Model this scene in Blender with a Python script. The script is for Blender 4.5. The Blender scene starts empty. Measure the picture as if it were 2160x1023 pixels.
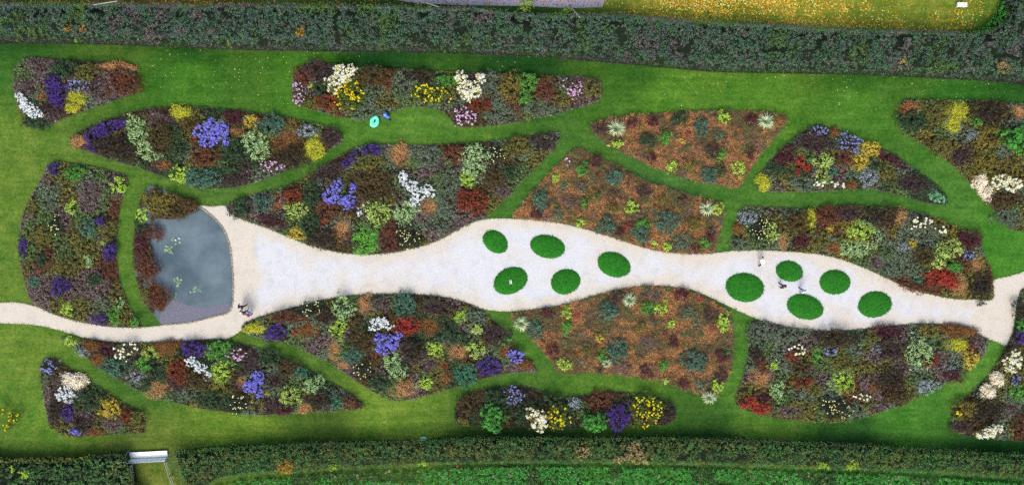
import bpy, bmesh, math
import numpy as np
from mathutils import Vector, Matrix
from mathutils.geometry import delaunay_2d_cdt

# ------------------------------------------------------------------ camera, sky, sun, exposure
S = bpy.context.scene
COL = S.collection
CAM_H = 85.0          # metres above the lawn
MPP = 0.05            # metres for one photograph pixel on the lawn
CX, CY = 1080.0, 511.5
cam_data = bpy.data.cameras.new('camera')
cam = bpy.data.objects.new('camera', cam_data); COL.objects.link(cam)
cam.location = (0, 0, CAM_H); cam.rotation_euler = (0, 0, 0)
cam_data.sensor_width = 36.0
cam_data.lens = 36.0 * CAM_H / (2160 * MPP)
cam_data.clip_start = 0.5; cam_data.clip_end = 2000
S.camera = cam

SUN_EL, SUN_AZ = math.radians(48), math.radians(190)   # azimuth clockwise from image-up
world = bpy.data.worlds.new('World'); S.world = world; world.use_nodes = True
wn = world.node_tree.nodes; wl = world.node_tree.links
for n in list(wn): wn.remove(n)
w_out = wn.new('ShaderNodeOutputWorld'); w_bg = wn.new('ShaderNodeBackground'); w_sky = wn.new('ShaderNodeTexSky')
w_sky.sky_type = 'NISHITA'; w_sky.sun_disc = False
w_sky.sun_elevation = SUN_EL; w_sky.sun_rotation = SUN_AZ
w_sky.air_density = 1.0; w_sky.dust_density = 3.0; w_sky.ozone_density = 1.0
w_bg.inputs[1].default_value = 0.135
wl.new(w_sky.outputs[0], w_bg.inputs[0]); wl.new(w_bg.outputs[0], w_out.inputs[0])
sun_data = bpy.data.lights.new('sun', 'SUN'); sun = bpy.data.objects.new('sun', sun_data); COL.objects.link(sun)
sun_data.energy = 1.5; sun_data.angle = math.radians(34); sun_data.color = (1.0, 0.95, 0.88)
sdir = Vector((math.sin(SUN_AZ) * math.cos(SUN_EL), math.cos(SUN_AZ) * math.cos(SUN_EL), math.sin(SUN_EL)))
sun.rotation_euler = sdir.to_track_quat('Z', 'Y').to_euler(); sun.location = sdir * 60
S.view_settings.view_transform = 'Standard'; S.view_settings.look = 'None'
S.view_settings.gamma = 1.0; S.view_settings.use_curve_mapping = False
S.view_settings.exposure = 0.78
S.cycles.max_bounces = 6; S.cycles.diffuse_bounces = 3; S.cycles.glossy_bounces = 2
S.cycles.transmission_bounces = 2; S.cycles.transparent_max_bounces = 4
S.cycles.use_denoising = False

# ------------------------------------------------------------------ helpers
R = np.random.default_rng(7)
LEAF_GAIN = 1.3
def lin(c, g=1.0):
    c = np.asarray(c, float) / 255.0
    l = np.where(c <= 0.04045, c / 12.92, ((c + 0.055) / 1.055) ** 2.4)
    return np.clip(l * g, 0, 0.9)
def W(px, py, z=0.0):
    """a photograph pixel to the world point at height z that is seen there"""
    k = MPP * (CAM_H - z) / CAM_H
    return ((px - CX) * k, (CY - py) * k, z)
def Wxy(pts, z=0.0):
    p = np.asarray(pts, float); k = MPP * (CAM_H - z) / CAM_H
    return np.stack([(p[:, 0] - CX) * k, (CY - p[:, 1]) * k], 1)
def smooth(pts, n=4, closed=True):
    p = np.asarray(pts, float); out = []
    m = len(p)
    for i in range(m if closed else m - 1):
        if closed: a, b, c, d = p[i - 1], p[i], p[(i + 1) % m], p[(i + 2) % m]
        else: a, b, c, d = p[max(i - 1, 0)], p[i], p[i + 1], p[min(i + 2, m - 1)]
        for t in np.arange(n) / n:
            out.append(0.5 * ((2 * b) + (c - a) * t + (2 * a - 5 * b + 4 * c - d) * t * t + (3 * b - a - 3 * c + d) * t ** 3))
    if not closed: out.append(p[-1])
    return np.array(out)
def inside(P, poly):
    x, y = P[:, 0], P[:, 1]; r = np.zeros(len(P), bool)
    a = poly; b = np.roll(poly, -1, 0)
    for (x0, y0), (x1, y1) in zip(a, b):
        if y0 == y1: continue
        c = ((y0 > y) != (y1 > y)) & (x < (x1 - x0) * (y - y0) / (y1 - y0) + x0)
        r ^= c
    return r
def edge_dist(P, poly, closed=True):
    d = np.full(len(P), 1e9)
    a = poly if closed else poly[:-1]; b = np.roll(poly, -1, 0) if closed else poly[1:]
    for p0, p1 in zip(a, b):
        v = p1 - p0; L = v @ v
        if L < 1e-12: continue
        t = np.clip(((P - p0) @ v) / L, 0, 1)
        q = P - (p0 + t[:, None] * v)
        d = np.minimum(d, np.hypot(q[:, 0], q[:, 1]))
    return d
def scatter(poly, n, rng):
    """n points evenly at random inside a polygon"""
    lo, hi = poly.min(0), poly.max(0); out = []; tot = 0
    while tot < n:
        p = rng.uniform(lo, hi, (int(n * 1.5) + 50, 2)); p = p[inside(p, poly)]
        out.append(p); tot += len(p)
    return np.concatenate(out)[:n]
def poly_area(p):
    x, y = p[:, 0], p[:, 1]
    return abs(np.dot(x, np.roll(y, -1)) - np.dot(y, np.roll(x, -1))) / 2
def vnoise(P, scale, seed):
    """smooth value noise 0..1 on xy points"""
    g = np.random.default_rng(seed).random((64, 64))
    q = P / scale; i = np.floor(q).astype(int); f = q - i; f = f * f * (3 - 2 * f)
    def G(a, b): return g[a % 64, b % 64]
    x, y = i[:, 0], i[:, 1]
    return (G(x, y) * (1 - f[:, 0]) + G(x + 1, y) * f[:, 0]) * (1 - f[:, 1]) + (G(x, y + 1) * (1 - f[:, 0]) + G(x + 1, y + 1) * f[:, 0]) * f[:, 1]

def link(name, me, mat, parent=None, loc=(0, 0, 0)):
    o = bpy.data.objects.new(name, me); COL.objects.link(o)
    if mat is not None and me is not None and not me.materials: me.materials.append(mat)
    o.location = loc
    if parent is not None: o.parent = parent
    return o
def tag(o, label=None, cat=None, group=None, kind=None):
    if label: o['label'] = label
    if cat: o['category'] = cat
    if group: o['group'] = group
    if kind: o['kind'] = kind
    return o
def empty(name, loc=(0, 0, 0), rz=0.0):
    o = bpy.data.objects.new(name, None); COL.objects.link(o); o.location = loc; o.rotation_euler = (0, 0, rz)
    o.empty_display_size = 0.2
    return o
def quads_mesh(name, Q, C=None):
    """Q (n,4,3) quads, C (n,3) or (n,4,3) linear colours -> mesh with point colour 'Col'"""
    n = len(Q); me = bpy.data.meshes.new(name)
    me.vertices.add(n * 4); me.vertices.foreach_set('co', np.ascontiguousarray(Q, np.float32).ravel())
    me.loops.add(n * 4); me.loops.foreach_set('vertex_index', np.arange(n * 4, dtype=np.int32))
    me.polygons.add(n); me.polygons.foreach_set('loop_start', np.arange(0, n * 4, 4, dtype=np.int32))
    me.polygons.foreach_set('loop_total', np.full(n, 4, np.int32))
    if C is not None:
        if C.ndim == 2: C = np.repeat(C[:, None, :], 4, 1)
        a = me.attributes.new('Col', 'FLOAT_COLOR', 'POINT')
        rgba = np.ones((n * 4, 4), np.float32); rgba[:, :3] = C.reshape(-1, 3)
        a.data.foreach_set('color', rgba.ravel())
    me.update(calc_edges=True)
    return me
def unit(v): return v / np.maximum(np.linalg.norm(v, axis=-1, keepdims=True), 1e-9)
def leaf_quads(P, N, size, aspect, rng, fold=0.18):
    """pointed leaves centred on P, facing N"""
    n = len(P); size = np.broadcast_to(size, (n,))[:, None]
    t = rng.normal(size=(n, 3)); t = unit(t - (t * N).sum(1, keepdims=True) * N)
    b = np.cross(N, t); w = size * aspect * 0.5
    mid = P + N * size * fold * 0.3
    return np.stack([P - t * size * .5, mid + b * w - t * size * .08, P + t * size * .5 - N * size * fold, mid - b * w - t * size * .08], 1)
def blade_quads(B, D, L, wid, lift, rng):
    """arching blades from base B, heading D (xy unit), length L, rising to lift*L: two quads each"""
    n = len(B); L = np.broadcast_to(L, (n,))[:, None]; lift = np.broadcast_to(lift, (n,))[:, None]
    d3 = np.concatenate([D, np.zeros((n, 1))], 1); s = np.stack([-D[:, 1], D[:, 0], np.zeros(n)], 1) * np.broadcast_to(wid, (n,))[:, None] * .5
    up = np.array([0, 0, 1.0])
    m = B + d3 * L * .45 + up * L * lift; t = B + d3 * L + up * L * lift * .75
    q1 = np.stack([B - s * .6, B + s * .6, m + s, m - s], 1)
    q2 = np.stack([m - s, m + s, t + s * .15, t - s * .15], 1)
    return np.concatenate([q1, q2])
def box_into(bm, c, sx, sy, sz, rot=None, bevel=0.0):
    r = bmesh.ops.create_cube(bm, size=1.0)
    M = Matrix.Translation(Vector(c)) @ (rot.to_4x4() if rot is not None else Matrix()) @ Matrix.Diagonal((sx, sy, sz, 1))
    bmesh.ops.transform(bm, matrix=M, verts=r['verts'])
    if bevel > 0:
        es = list({e for v in r['verts'] for e in v.link_edges})
        bmesh.ops.bevel(bm, geom=es, offset=bevel, segments=1, affect='EDGES')
def bm_obj(name, bm, mat, parent=None, smooth_shade=False, loc=(0, 0, 0)):
    me = bpy.data.meshes.new(name); bm.to_mesh(me); bm.free()
    if smooth_shade:
        for p in me.polygons: p.use_smooth = True
    return link(name, me, mat, parent, loc)
def tube_into(bm, pts, rad, seg=8):
    pts = [Vector(p) for p in pts]; rings = []
    rad = rad if hasattr(rad, '__len__') else [rad] * len(pts)
    for i, p in enumerate(pts):
        d = (pts[min(i + 1, len(pts) - 1)] - pts[max(i - 1, 0)]).normalized()
        a = d.orthogonal().normalized(); b = d.cross(a)
        rings.append([bm.verts.new(p + (a * math.cos(t) + b * math.sin(t)) * rad[i]) for t in [2 * math.pi * k / seg for k in range(seg)]])
    for r0, r1 in zip(rings, rings[1:]):
        for k in range(seg): bm.faces.new((r0[k], r0[(k + 1) % seg], r1[(k + 1) % seg], r1[k]))
    bm.faces.new(rings[0][::-1]); bm.faces.new(rings[-1])
def sheet(name, poly, z, step, mat, attrs=None, zfun=None, jitter=0.0):
    """a triangulated sheet over a polygon with an interior grid; attrs(P, poly) -> {name: values or rgb}"""
    lo, hi = poly.min(0), poly.max(0)
    gx, gy = np.meshgrid(np.arange(lo[0] + step / 2, hi[0], step), np.arange(lo[1] + step / 2, hi[1], step))
    G = np.stack([gx.ravel(), gy.ravel()], 1)
    G = G[inside(G, poly)]
    if len(G): G = G[edge_dist(G, poly) > step * .35]
    n = len(poly); allp = np.concatenate([poly, G]) if len(G) else poly
    vs, es, fs, _, _, _ = delaunay_2d_cdt([Vector(p) for p in allp], [], [list(range(n))], 1, 1e-5)
    P = np.array([(v.x, v.y) for v in vs])
    Z = np.full(len(P), z) if zfun is None else z + zfun(P)
    me = bpy.data.meshes.new(name)
    fs = [f for f in fs]
    me.from_pydata(np.concatenate([P, Z[:, None]], 1).tolist(), [], [list(f) for f in fs])
    me.update()
    # make the sheet face up
    if me.polygons and sum(p.normal.z for p in me.polygons) < 0: me.flip_normals()
    if attrs:
        for k, v in attrs(P).items():
            if v.ndim == 1:
                a = me.attributes.new(k, 'FLOAT', 'POINT'); a.data.foreach_set('value', v.astype(np.float32))
            else:
                a = me.attributes.new(k, 'FLOAT_COLOR', 'POINT'); c = np.ones((len(P), 4), np.float32); c[:, :3] = v; a.data.foreach_set('color', c.ravel())
    for p in me.polygons: p.use_smooth = True
    return link(name, me, mat)

# ------------------------------------------------------------------ materials
def mat_new(name):
    m = bpy.data.materials.new(name); m.use_nodes = True
    nt = m.node_tree; b = nt.nodes['Principled BSDF']; b.inputs['Roughness'].default_value = .8
    b.inputs['Specular IOR Level'].default_value = .25
    return m, nt, b
def N(nt, t, **kw):
    n = nt.nodes.new(t)
    for k, v in kw.items(): setattr(n, k, v)
    return n
def noise(nt, scale, detail=4, rough=.6, vec=None):
    n = N(nt, 'ShaderNodeTexNoise'); n.inputs['Scale'].default_value = scale; n.inputs['Detail'].default_value = detail; n.inputs['Roughness'].default_value = rough
    if vec is None:
        g = N(nt, 'ShaderNodeNewGeometry'); vec = g.outputs['Position']
    nt.links.new(vec, n.inputs['Vector']); return n
def ramp(nt, fac, stops):
    r = N(nt, 'ShaderNodeValToRGB'); e = r.color_ramp.elements
    while len(e) < len(stops): e.new(.5)
    for el, (p, c) in zip(e, stops): el.position = p; el.color = (*c, 1)
    nt.links.new(fac, r.inputs[0]); return r
def mixc(nt, a, b, fac, mode='MIX'):
    m = N(nt, 'ShaderNodeMix', data_type='RGBA', blend_type=mode)
    for s, v in ((m.inputs[6], a), (m.inputs[7], b), (m.inputs[0], fac)):
        if hasattr(v, 'is_output') or isinstance(v, bpy.types.NodeSocket): nt.links.new(v, s)
        elif isinstance(v, (int, float)): s.default_value = v
        else: s.default_value = (*v, 1)
    return m.outputs[2]
def bump(nt, b, h, strength, dist):
    n = N(nt, 'ShaderNodeBump'); n.inputs['Strength'].default_value = strength; n.inputs['Distance'].default_value = dist
    nt.links.new(h, n.inputs['Height']); nt.links.new(n.outputs[0], b.inputs['Normal'])
def plain(name, rgb, rough=.7, var=.12, scale=14, metal=0.0, spec=.3):
    m, nt, b = mat_new(name); b.inputs['Roughness'].default_value = rough; b.inputs['Metallic'].default_value = metal; b.inputs['Specular IOR Level'].default_value = spec
    c = lin(rgb); n = noise(nt, scale, 3)
    r = ramp(nt, n.outputs['Fac'], [(.3, c * (1 - var)), (.7, np.clip(c * (1 + var), 0, .9))])
    nt.links.new(r.outputs[0], b.inputs['Base Color']); return m
def leafmat(name, trans, rough, spec):
    m, nt, b = mat_new(name); b.inputs['Roughness'].default_value = rough; b.inputs['Specular IOR Level'].default_value = spec
    a = N(nt, 'ShaderNodeAttribute', attribute_name='Col')
    n = noise(nt, 22.0, 2); r = ramp(nt, n.outputs['Fac'], [(.25, (.78, .8, .78)), (.75, (1.2, 1.18, 1.15))])
    c = mixc(nt, a.outputs['Color'], r.outputs[0], 1.0, 'MULTIPLY')
    nt.links.new(c, b.inputs['Base Color'])
    t = N(nt, 'ShaderNodeBsdfTranslucent'); nt.links.new(c, t.inputs['Color'])
    mx = N(nt, 'ShaderNodeMixShader'); mx.inputs[0].default_value = trans
    out = nt.nodes['Material Output']
    nt.links.new(b.outputs[0], mx.inputs[1]); nt.links.new(t.outputs[0], mx.inputs[2]); nt.links.new(mx.outputs[0], out.inputs[0])
    return m
M_LEAF = leafmat('leaf', .18, .6, .25)
M_PETAL = leafmat('petal', .22, .75, .1)
M_BLADE = leafmat('grass_blade', .15, .65, .15)

def lawn_material():
    m, nt, b = mat_new('lawn'); b.inputs['Roughness'].default_value = .9; b.inputs['Specular IOR Level'].default_value = .1
    a = N(nt, 'ShaderNodeAttribute', attribute_name='Col')
    n1 = noise(nt, .5, 6, .7); n2 = noise(nt, 3.2, 5, .75); n3 = noise(nt, 34, 3, .7)
    r1 = ramp(nt, n1.outputs['Fac'], [(.36, (.70, .84, .66)), (.64, (1.38, 1.2, 1.25))])
    r2 = ramp(nt, n2.outputs['Fac'], [(.34, (.68, .74, .64)), (.66, (1.38, 1.3, 1.34))])
    r3 = ramp(nt, n3.outputs['Fac'], [(.25, (.62, .66, .6)), (.75, (1.38, 1.34, 1.36))])
    c = mixc(nt, a.outputs['Color'], r1.outputs[0], 1.0, 'MULTIPLY'); c = mixc(nt, c, r2.outputs[0], 1.0, 'MULTIPLY'); c = mixc(nt, c, r3.outputs[0], 1.0, 'MULTIPLY')
    g = N(nt, 'ShaderNodeNewGeometry'); mp = N(nt, 'ShaderNodeMapping'); mp.inputs['Scale'].default_value = (.10, 1.0, 1.0); mp.inputs['Rotation'].default_value = (0, 0, .03)
    nt.links.new(g.outputs['Position'], mp.inputs['Vector']); n4 = noise(nt, 1.5, 5, .65, mp.outputs[0])
    r4 = ramp(nt, n4.outputs['Fac'], [(.36, (.82, .86, .82)), (.64, (1.2, 1.15, 1.16))]); c = mixc(nt, c, r4.outputs[0], 1.0, 'MULTIPLY')
    n5 = noise(nt, .9, 3, .5); r5 = ramp(nt, n5.outputs['Fac'], [(.56, (1, 1, 1)), (.68, (.66, .86, .74))]); c = mixc(nt, c, r5.outputs[0], 1.0, 'MULTIPLY')
    nt.links.new(c, b.inputs['Base Color']); bump(nt, b, n3.outputs['Fac'], .7, .03)
    return m
M_LAWN = lawn_material()
def gravel_material():
    m, nt, b = mat_new('gravel'); b.inputs['Roughness'].default_value = .95; b.inputs['Specular IOR Level'].default_value = .1
    a = N(nt, 'ShaderNodeAttribute', attribute_name='cream')
    big = noise(nt, .32, 5, .6); mid = noise(nt, 2.4, 5, .7); fine = noise(nt, 11.0, 4, .8); vor = N(nt, 'ShaderNodeTexVoronoi'); vor.inputs['Scale'].default_value = 16
    g = N(nt, 'ShaderNodeNewGeometry'); nt.links.new(g.outputs['Position'], vor.inputs['Vector'])
    add = N(nt, 'ShaderNodeMath', operation='MULTIPLY_ADD'); nt.links.new(big.outputs['Fac'], add.inputs[0]); add.inputs[1].default_value = 1.6; nt.links.new(a.outputs['Fac'], add.inputs[2])
    sub = N(nt, 'ShaderNodeMath', operation='MULTIPLY_ADD'); nt.links.new(mid.outputs['Fac'], sub.inputs[0]); sub.inputs[1].default_value = .5; nt.links.new(add.outputs[0], sub.inputs[2])
    s2 = N(nt, 'ShaderNodeMath', operation='MULTIPLY'); nt.links.new(sub.outputs[0], s2.inputs[0]); s2.inputs[1].default_value = .5
    base = ramp(nt, s2.outputs[0], [(.50, G_WHITE), (.72, G_CREAM)])
    rf = ramp(nt, fine.outputs['Fac'], [(.22, (.78, .78, .79)), (.5, (1, 1, 1)), (.78, (1.14, 1.13, 1.12))])
    c = mixc(nt, base.outputs[0], rf.outputs[0], 1.0, 'MULTIPLY')
    damp = noise(nt, .8, 6, .7); rd_ = ramp(nt, damp.outputs['Fac'], [(.34, (.88, .89, .90)), (.5, (1, 1, 1))]); c = mixc(nt, c, rd_.outputs[0], 1.0, 'MULTIPLY')
    rv = ramp(nt, vor.outputs['Color'], [(.1, (.86, .88, .92)), (.5, (1, 1, 1)), (.9, (1.08, 1.05, 1.0))])
    c = mixc(nt, c, rv.outputs[0], 1.0, 'MULTIPLY')
    nt.links.new(c, b.inputs['Base Color']); bump(nt, b, fine.outputs['Fac'], .5, .02)
    return m
G_WHITE = np.array((.565, .568, .565)); G_CREAM = np.array((.575, .52, .425))
M_GRAVEL = gravel_material()
def soil_material(name, c0, c1):
    m, nt, b = mat_new(name); b.inputs['Roughness'].default_value = .95; b.inputs['Specular IOR Level'].default_value = .1
    n = noise(nt, 5, 6, .75); r = ramp(nt, n.outputs['Fac'], [(.3, lin(c0)), (.7, lin(c1))]); nt.links.new(r.outputs[0], b.inputs['Base Color'])
    bump(nt, b, n.outputs['Fac'], .8, .06); return m
M_SOIL = soil_material('soil', (34, 30, 22), (62, 54, 40))
M_MULCH = soil_material('mulch', (84, 62, 42), (136, 98, 64))
M_FIELD_SOIL = soil_material('track_surface', (118, 112, 122), (176, 170, 182))

# ------------------------------------------------------------------ layout traced in photograph pixels
BEDS = {
'A': [(27,168),(30,145),(45,128),(75,122),(130,128),(200,132),(255,134),(275,140),(288,158),(290,178),(280,195),(255,208),(215,222),(170,238),(130,252),(95,268),(75,270),(55,262),(45,245),(38,225),(33,200)],
'B': [(149,297),(156,285),(180,272),(215,257),(250,246),(290,234),(330,228),(380,225),(440,227),(500,234),(560,241),(620,251),(680,265),(712,277),(723,288),(720,300),(705,310),(680,325),(640,345),(600,362),(560,378),(520,390),(480,397),(440,400),(420,398),(395,390),(350,375),(310,360),(270,348),(230,335),(185,318),(158,309)],
'C': [(616,190),(620,160),(640,140),(670,132),(720,138),(780,143),(850,147),(950,152),(1050,155),(1150,160),(1220,163),(1255,168),(1268,180),(1270,200),(1262,212),(1230,225),(1180,238),(1120,252),(1060,263),(1010,268),(975,268),(960,262),(945,245),(925,232),(895,226),(860,227),(830,235),(800,245),(770,252),(740,250),(700,243),(660,232),(630,222),(617,210)],
'D': [(112,343),(150,345),(200,352),(240,362),(268,375),(266,400),(255,430),(248,470),(246,520),(248,560),(256,600),(270,640),(285,665),(300,688),(285,690),(240,688),(200,682),(150,673),(110,660),(85,648),(65,632),(55,600),(45,565),(40,530),(40,500),(48,460),(58,430),(72,405),(90,375)],
'F': [(480,432),(520,418),(560,405),(600,395),(640,378),(680,352),(720,328),(755,310),(790,304),(850,307),(950,305),(1050,297),(1110,288),(1160,280),(1178,280),(1182,290),(1170,310),(1140,345),(1100,385),(1060,425),(1030,455),(1015,462),(985,472),(960,485),(930,503),(890,518),(850,528),(800,535),(750,535),(700,528),(650,514),(600,494),(560,478),(520,463),(490,452)],
'G': [(1218,312),(1245,322),(1300,350),(1360,380),(1420,400),(1480,418),(1515,428),(1528,440),(1525,460),(1518,490),(1510,520),(1505,533),(1470,535),(1420,533),(1370,525),(1320,510),(1270,493),(1220,478),(1170,468),(1120,463),(1083,460),(1087,448),(1110,420),(1140,385),(1175,350),(1200,325)],
'H': [(1247,268),(1260,258),(1300,248),(1380,240),(1460,236),(1540,234),(1600,236),(1640,240),(1660,250),(1655,265),(1635,290),(1610,320),(1590,345),(1575,370),(1560,392),(1545,396),(1500,388),(1440,375),(1380,353),(1330,330),(1285,307),(1255,285)],
'I': [(1597,395),(1600,375),(1620,345),(1650,315),(1685,285),(1715,268),(1735,268),(1770,278),(1820,298),(1870,320),(1910,345),(1945,368),(1975,390),(1995,415),(1998,430),(1980,432),(1940,425),(1890,410),(1840,400),(1790,400),(1720,404),(1650,404),(1610,403)],
'J': [(1563,440),(1600,437),(1680,440),(1740,437),(1800,433),(1860,437),(1920,445),(1960,455),(2010,475),(2050,490),(2065,505),(2075,540),(2090,570),(2093,600),(2092,630),(2050,630),(2000,628),(1950,615),(1900,600),(1860,580),(1820,562),(1770,545),(1720,535),(1660,530),(1600,527),(1543,527),(1545,500),(1555,465)],
'K': [(1897,225),(1905,213),(1930,210),(2000,212),(2080,213),(2160,220),(2230,226),(2230,486),(2160,487),(2135,485),(2115,468),(2095,440),(2070,410),(2045,385),(2010,350),(1970,320),(1930,295),(1900,275),(1895,255)],
'L': [(88,770),(95,758),(115,756),(130,765),(160,785),(200,810),(240,835),(280,860),(300,868),(306,880),(305,905),(300,912),(250,915),(200,918),(150,920),(125,912),(108,895),(98,865),(92,830),(87,800)],
'M': [(130,710),(170,716),(240,722),(330,722),(410,718),(460,715),(480,718),(540,733),(600,757),(660,785),(710,812),(750,838),(768,852),(765,860),(740,864),(680,868),(600,872),(540,875),(480,868),(420,860),(370,848),(320,838),(290,822),(250,798),(215,775),(180,750),(150,728)],
'N': [(510,692),(520,680),(560,665),(620,648),(690,632),(740,624),(800,621),(870,621),(930,626),(975,636),(1010,650),(1040,675),(1070,705),(1100,745),(1128,775),(1130,783),(1080,785),(1030,795),(980,810),(930,825),(880,838),(835,845),(800,832),(760,808),(720,780),(680,757),(640,738),(590,720),(550,712),(520,703)],
'O': [(1078,665),(1090,658),(1150,650),(1200,640),(1260,622),(1320,608),(1370,603),(1420,606),(1470,618),(1510,640),(1540,660),(1545,690),(1548,730),(1540,780),(1520,820),(1505,840),(1480,832),(1440,820),(1380,800),(1310,790),(1250,785),(1180,785),(1165,765),(1140,735),(1110,700),(1085,680)],
'P': [(1582,690),(1590,678),(1625,680),(1660,690),(1720,697),(1790,697),(1850,690),(1910,685),(1970,683),(2020,690),(2060,705),(2085,720),(2065,760),(2030,790),(1980,815),(1930,840),(1880,860),(1820,880),(1760,890),(1700,888),(1640,882),(1590,870),(1555,855),(1552,835),(1565,800),(1575,760),(1580,720)],
'Q': [(965,850),(980,835),(1010,822),(1060,815),(1110,815),(1150,830),(1200,837),(1240,832),(1290,825),(1340,830),(1390,838),(1420,852),(1425,870),(1420,885),(1400,895),(1350,895),(1280,900),(1200,902),(1100,900),(1000,897),(965,893),(960,875)],
'R': [(2005,885),(2010,865),(2030,845),(2060,815),(2090,785),(2110,750),(2125,725),(2140,690),(2146,650),(2152,620),(2165,607),(2230,600),(2230,938),(2160,930),(2100,925),(2050,920),(2015,912),(2005,900)],
}
BED_NAME = {'A':'the top-left corner bed','B':'the lens-shaped bed above the pond','C':'the long bed under the upper hedge','D':'the mauve-brown bed left of the pond',
 'E':'the pond margin','F':'the big bed above the gravel neck','G':'the brown grass bed above the oval mounds','H':'the uppermost brown grass bed','I':'the fin-shaped bed at upper right',
 'J':'the bed above the right-hand mounds','K':'the top-right corner bed','L':'the bottom-left triangular bed','M':'the bed under the pond path','N':'the bed below the gravel neck',
 'O':'the lowest brown grass bed','P':'the bed below the right-hand mounds','Q':'the long bed by the lower hedge','R':'the bottom-right corner bed'}
GRAVEL = [(415,433),(445,436),(475,434),(485,450),(515,465),(560,480),(600,497),(650,516),(700,530),(760,537),(830,533),(890,519),(930,505),(970,482),(1005,467),(1040,461),(1090,462),(1150,466),(1210,477),(1270,494),(1330,513),(1390,528),(1450,535),(1505,534),(1560,528),(1620,527),(1690,532),(1750,540),(1810,560),(1860,582),(1910,605),(1960,620),(2010,630),(2060,632),(2093,632),(2094,612),(2096,591),(2130,582),(2170,570),(2230,555),(2230,598),(2165,605),(2150,620),(2143,650),(2138,690),(2125,728),(2103,721),(2080,713),(2050,697),(2010,688),(1950,683),(1900,685),(1840,692),(1780,698),(1700,695),(1640,685),(1590,670),(1545,650),(1500,628),(1460,612),(1410,605),(1350,605),(1290,615),(1230,632),(1170,646),(1110,654),(1060,657),(1010,650),(970,635),(920,626),(860,621),(800,621),(730,624),(670,636),(620,650),(570,665),(530,678),(505,700),(470,717),(420,716),(360,722),(300,724),(230,720),(170,710),(120,695),(70,685),(0,682),(-60,682),(-60,638),(0,638),(40,638),(80,648),(130,668),(190,683),(250,690),(300,690),(350,685),(400,680),(450,668),(485,655),(492,610),(490,560),(484,515),(468,478),(440,450)]
POND = [(318,392),(350,402),(385,415),(415,433),(440,450),(468,478),(484,515),(490,560),(492,610),(485,655),(450,668),(400,680),(350,685),(338,680),(322,660),(305,635),(292,600),(284,565),(283,530),(287,480),(293,440),(303,410)]
BED_W = {k: smooth(Wxy(v), 3) for k, v in BEDS.items()}
GRAVEL_W = smooth(Wxy(GRAVEL), 3); POND_W = smooth(Wxy(POND), 4)
MOUNDS = [(1045,510,30,22,-38),(1155,520,38,25,-14),(1295,558,37,26,-22),(1077,592,38,28,22),(1193,594,32,27,14),(1571,606,42,31,-6),(1665,572,30,22,-14),(1761,595,33,27,0),(1698,647,40,27,-14),(1845,642,37,28,6)]

# ------------------------------------------------------------------ lawn, gravel, beds, pond
LAWN_TINT = [(20,300,90,122,44),(20,450,88,120,44),(10,150,55,100,32),(10,100,36,80,28),(400,150,62,114,32),(400,105,26,70,24),(800,118,22,66,23),(1100,128,24,68,23),(1400,190,76,124,36),(1350,148,46,92,28),(1600,210,72,120,36),(1800,205,70,120,36),(1800,165,38,84,27),(2020,190,46,100,30),(2150,190,36,84,28),  # turf colour by place; the dark samples beside both hedges include painted hedge shade
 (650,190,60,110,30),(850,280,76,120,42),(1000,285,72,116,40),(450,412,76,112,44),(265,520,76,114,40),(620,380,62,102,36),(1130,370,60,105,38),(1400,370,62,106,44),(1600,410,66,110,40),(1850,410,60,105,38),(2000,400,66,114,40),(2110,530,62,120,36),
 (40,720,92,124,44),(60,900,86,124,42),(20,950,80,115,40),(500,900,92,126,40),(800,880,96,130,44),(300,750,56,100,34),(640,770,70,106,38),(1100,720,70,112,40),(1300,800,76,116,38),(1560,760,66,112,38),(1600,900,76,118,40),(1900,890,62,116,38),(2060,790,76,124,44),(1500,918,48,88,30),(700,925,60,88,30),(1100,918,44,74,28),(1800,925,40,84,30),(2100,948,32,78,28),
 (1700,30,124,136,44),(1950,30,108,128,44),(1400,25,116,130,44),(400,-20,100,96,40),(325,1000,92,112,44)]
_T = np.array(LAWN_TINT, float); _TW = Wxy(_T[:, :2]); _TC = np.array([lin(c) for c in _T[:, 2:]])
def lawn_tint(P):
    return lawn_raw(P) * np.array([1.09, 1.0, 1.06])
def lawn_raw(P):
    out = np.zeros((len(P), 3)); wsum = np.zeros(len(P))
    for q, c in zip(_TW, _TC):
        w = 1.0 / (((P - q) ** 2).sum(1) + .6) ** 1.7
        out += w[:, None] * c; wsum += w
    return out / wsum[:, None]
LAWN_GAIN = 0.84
rect = np.array([(-75, -42), (75, -42), (75, 42), (-75, 42)], float)
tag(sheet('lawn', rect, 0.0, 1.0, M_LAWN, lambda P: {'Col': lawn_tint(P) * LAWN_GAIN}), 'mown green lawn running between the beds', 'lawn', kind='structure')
far = plain('meadow', (70, 96, 40), .9, .25, .3)
bm = bmesh.new(); box_into(bm, (0, 0, -.13), 900, 900, .2); tag(bm_obj('ground', bm, far), 'surrounding green ground', 'ground', kind='structure')

def cream_attr(P):
    d = edge_dist(P, GRAVEL_W)
    e = np.exp(-d / .9) * .75 - .06
    e = e + np.clip((-P[:, 0] - 26.5) / 3, 0, 1) * 1.0           # the older tan path at the pond
    e = e + np.exp(-(((P[:, 0] - 52) / 5) ** 2)) * .35
    return {'cream': e}
tag(sheet('gravel_path', GRAVEL_W, 0.016, .5, M_GRAVEL, cream_attr), 'pale gravel path swelling into two wide bays', 'path', kind='structure')

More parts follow.
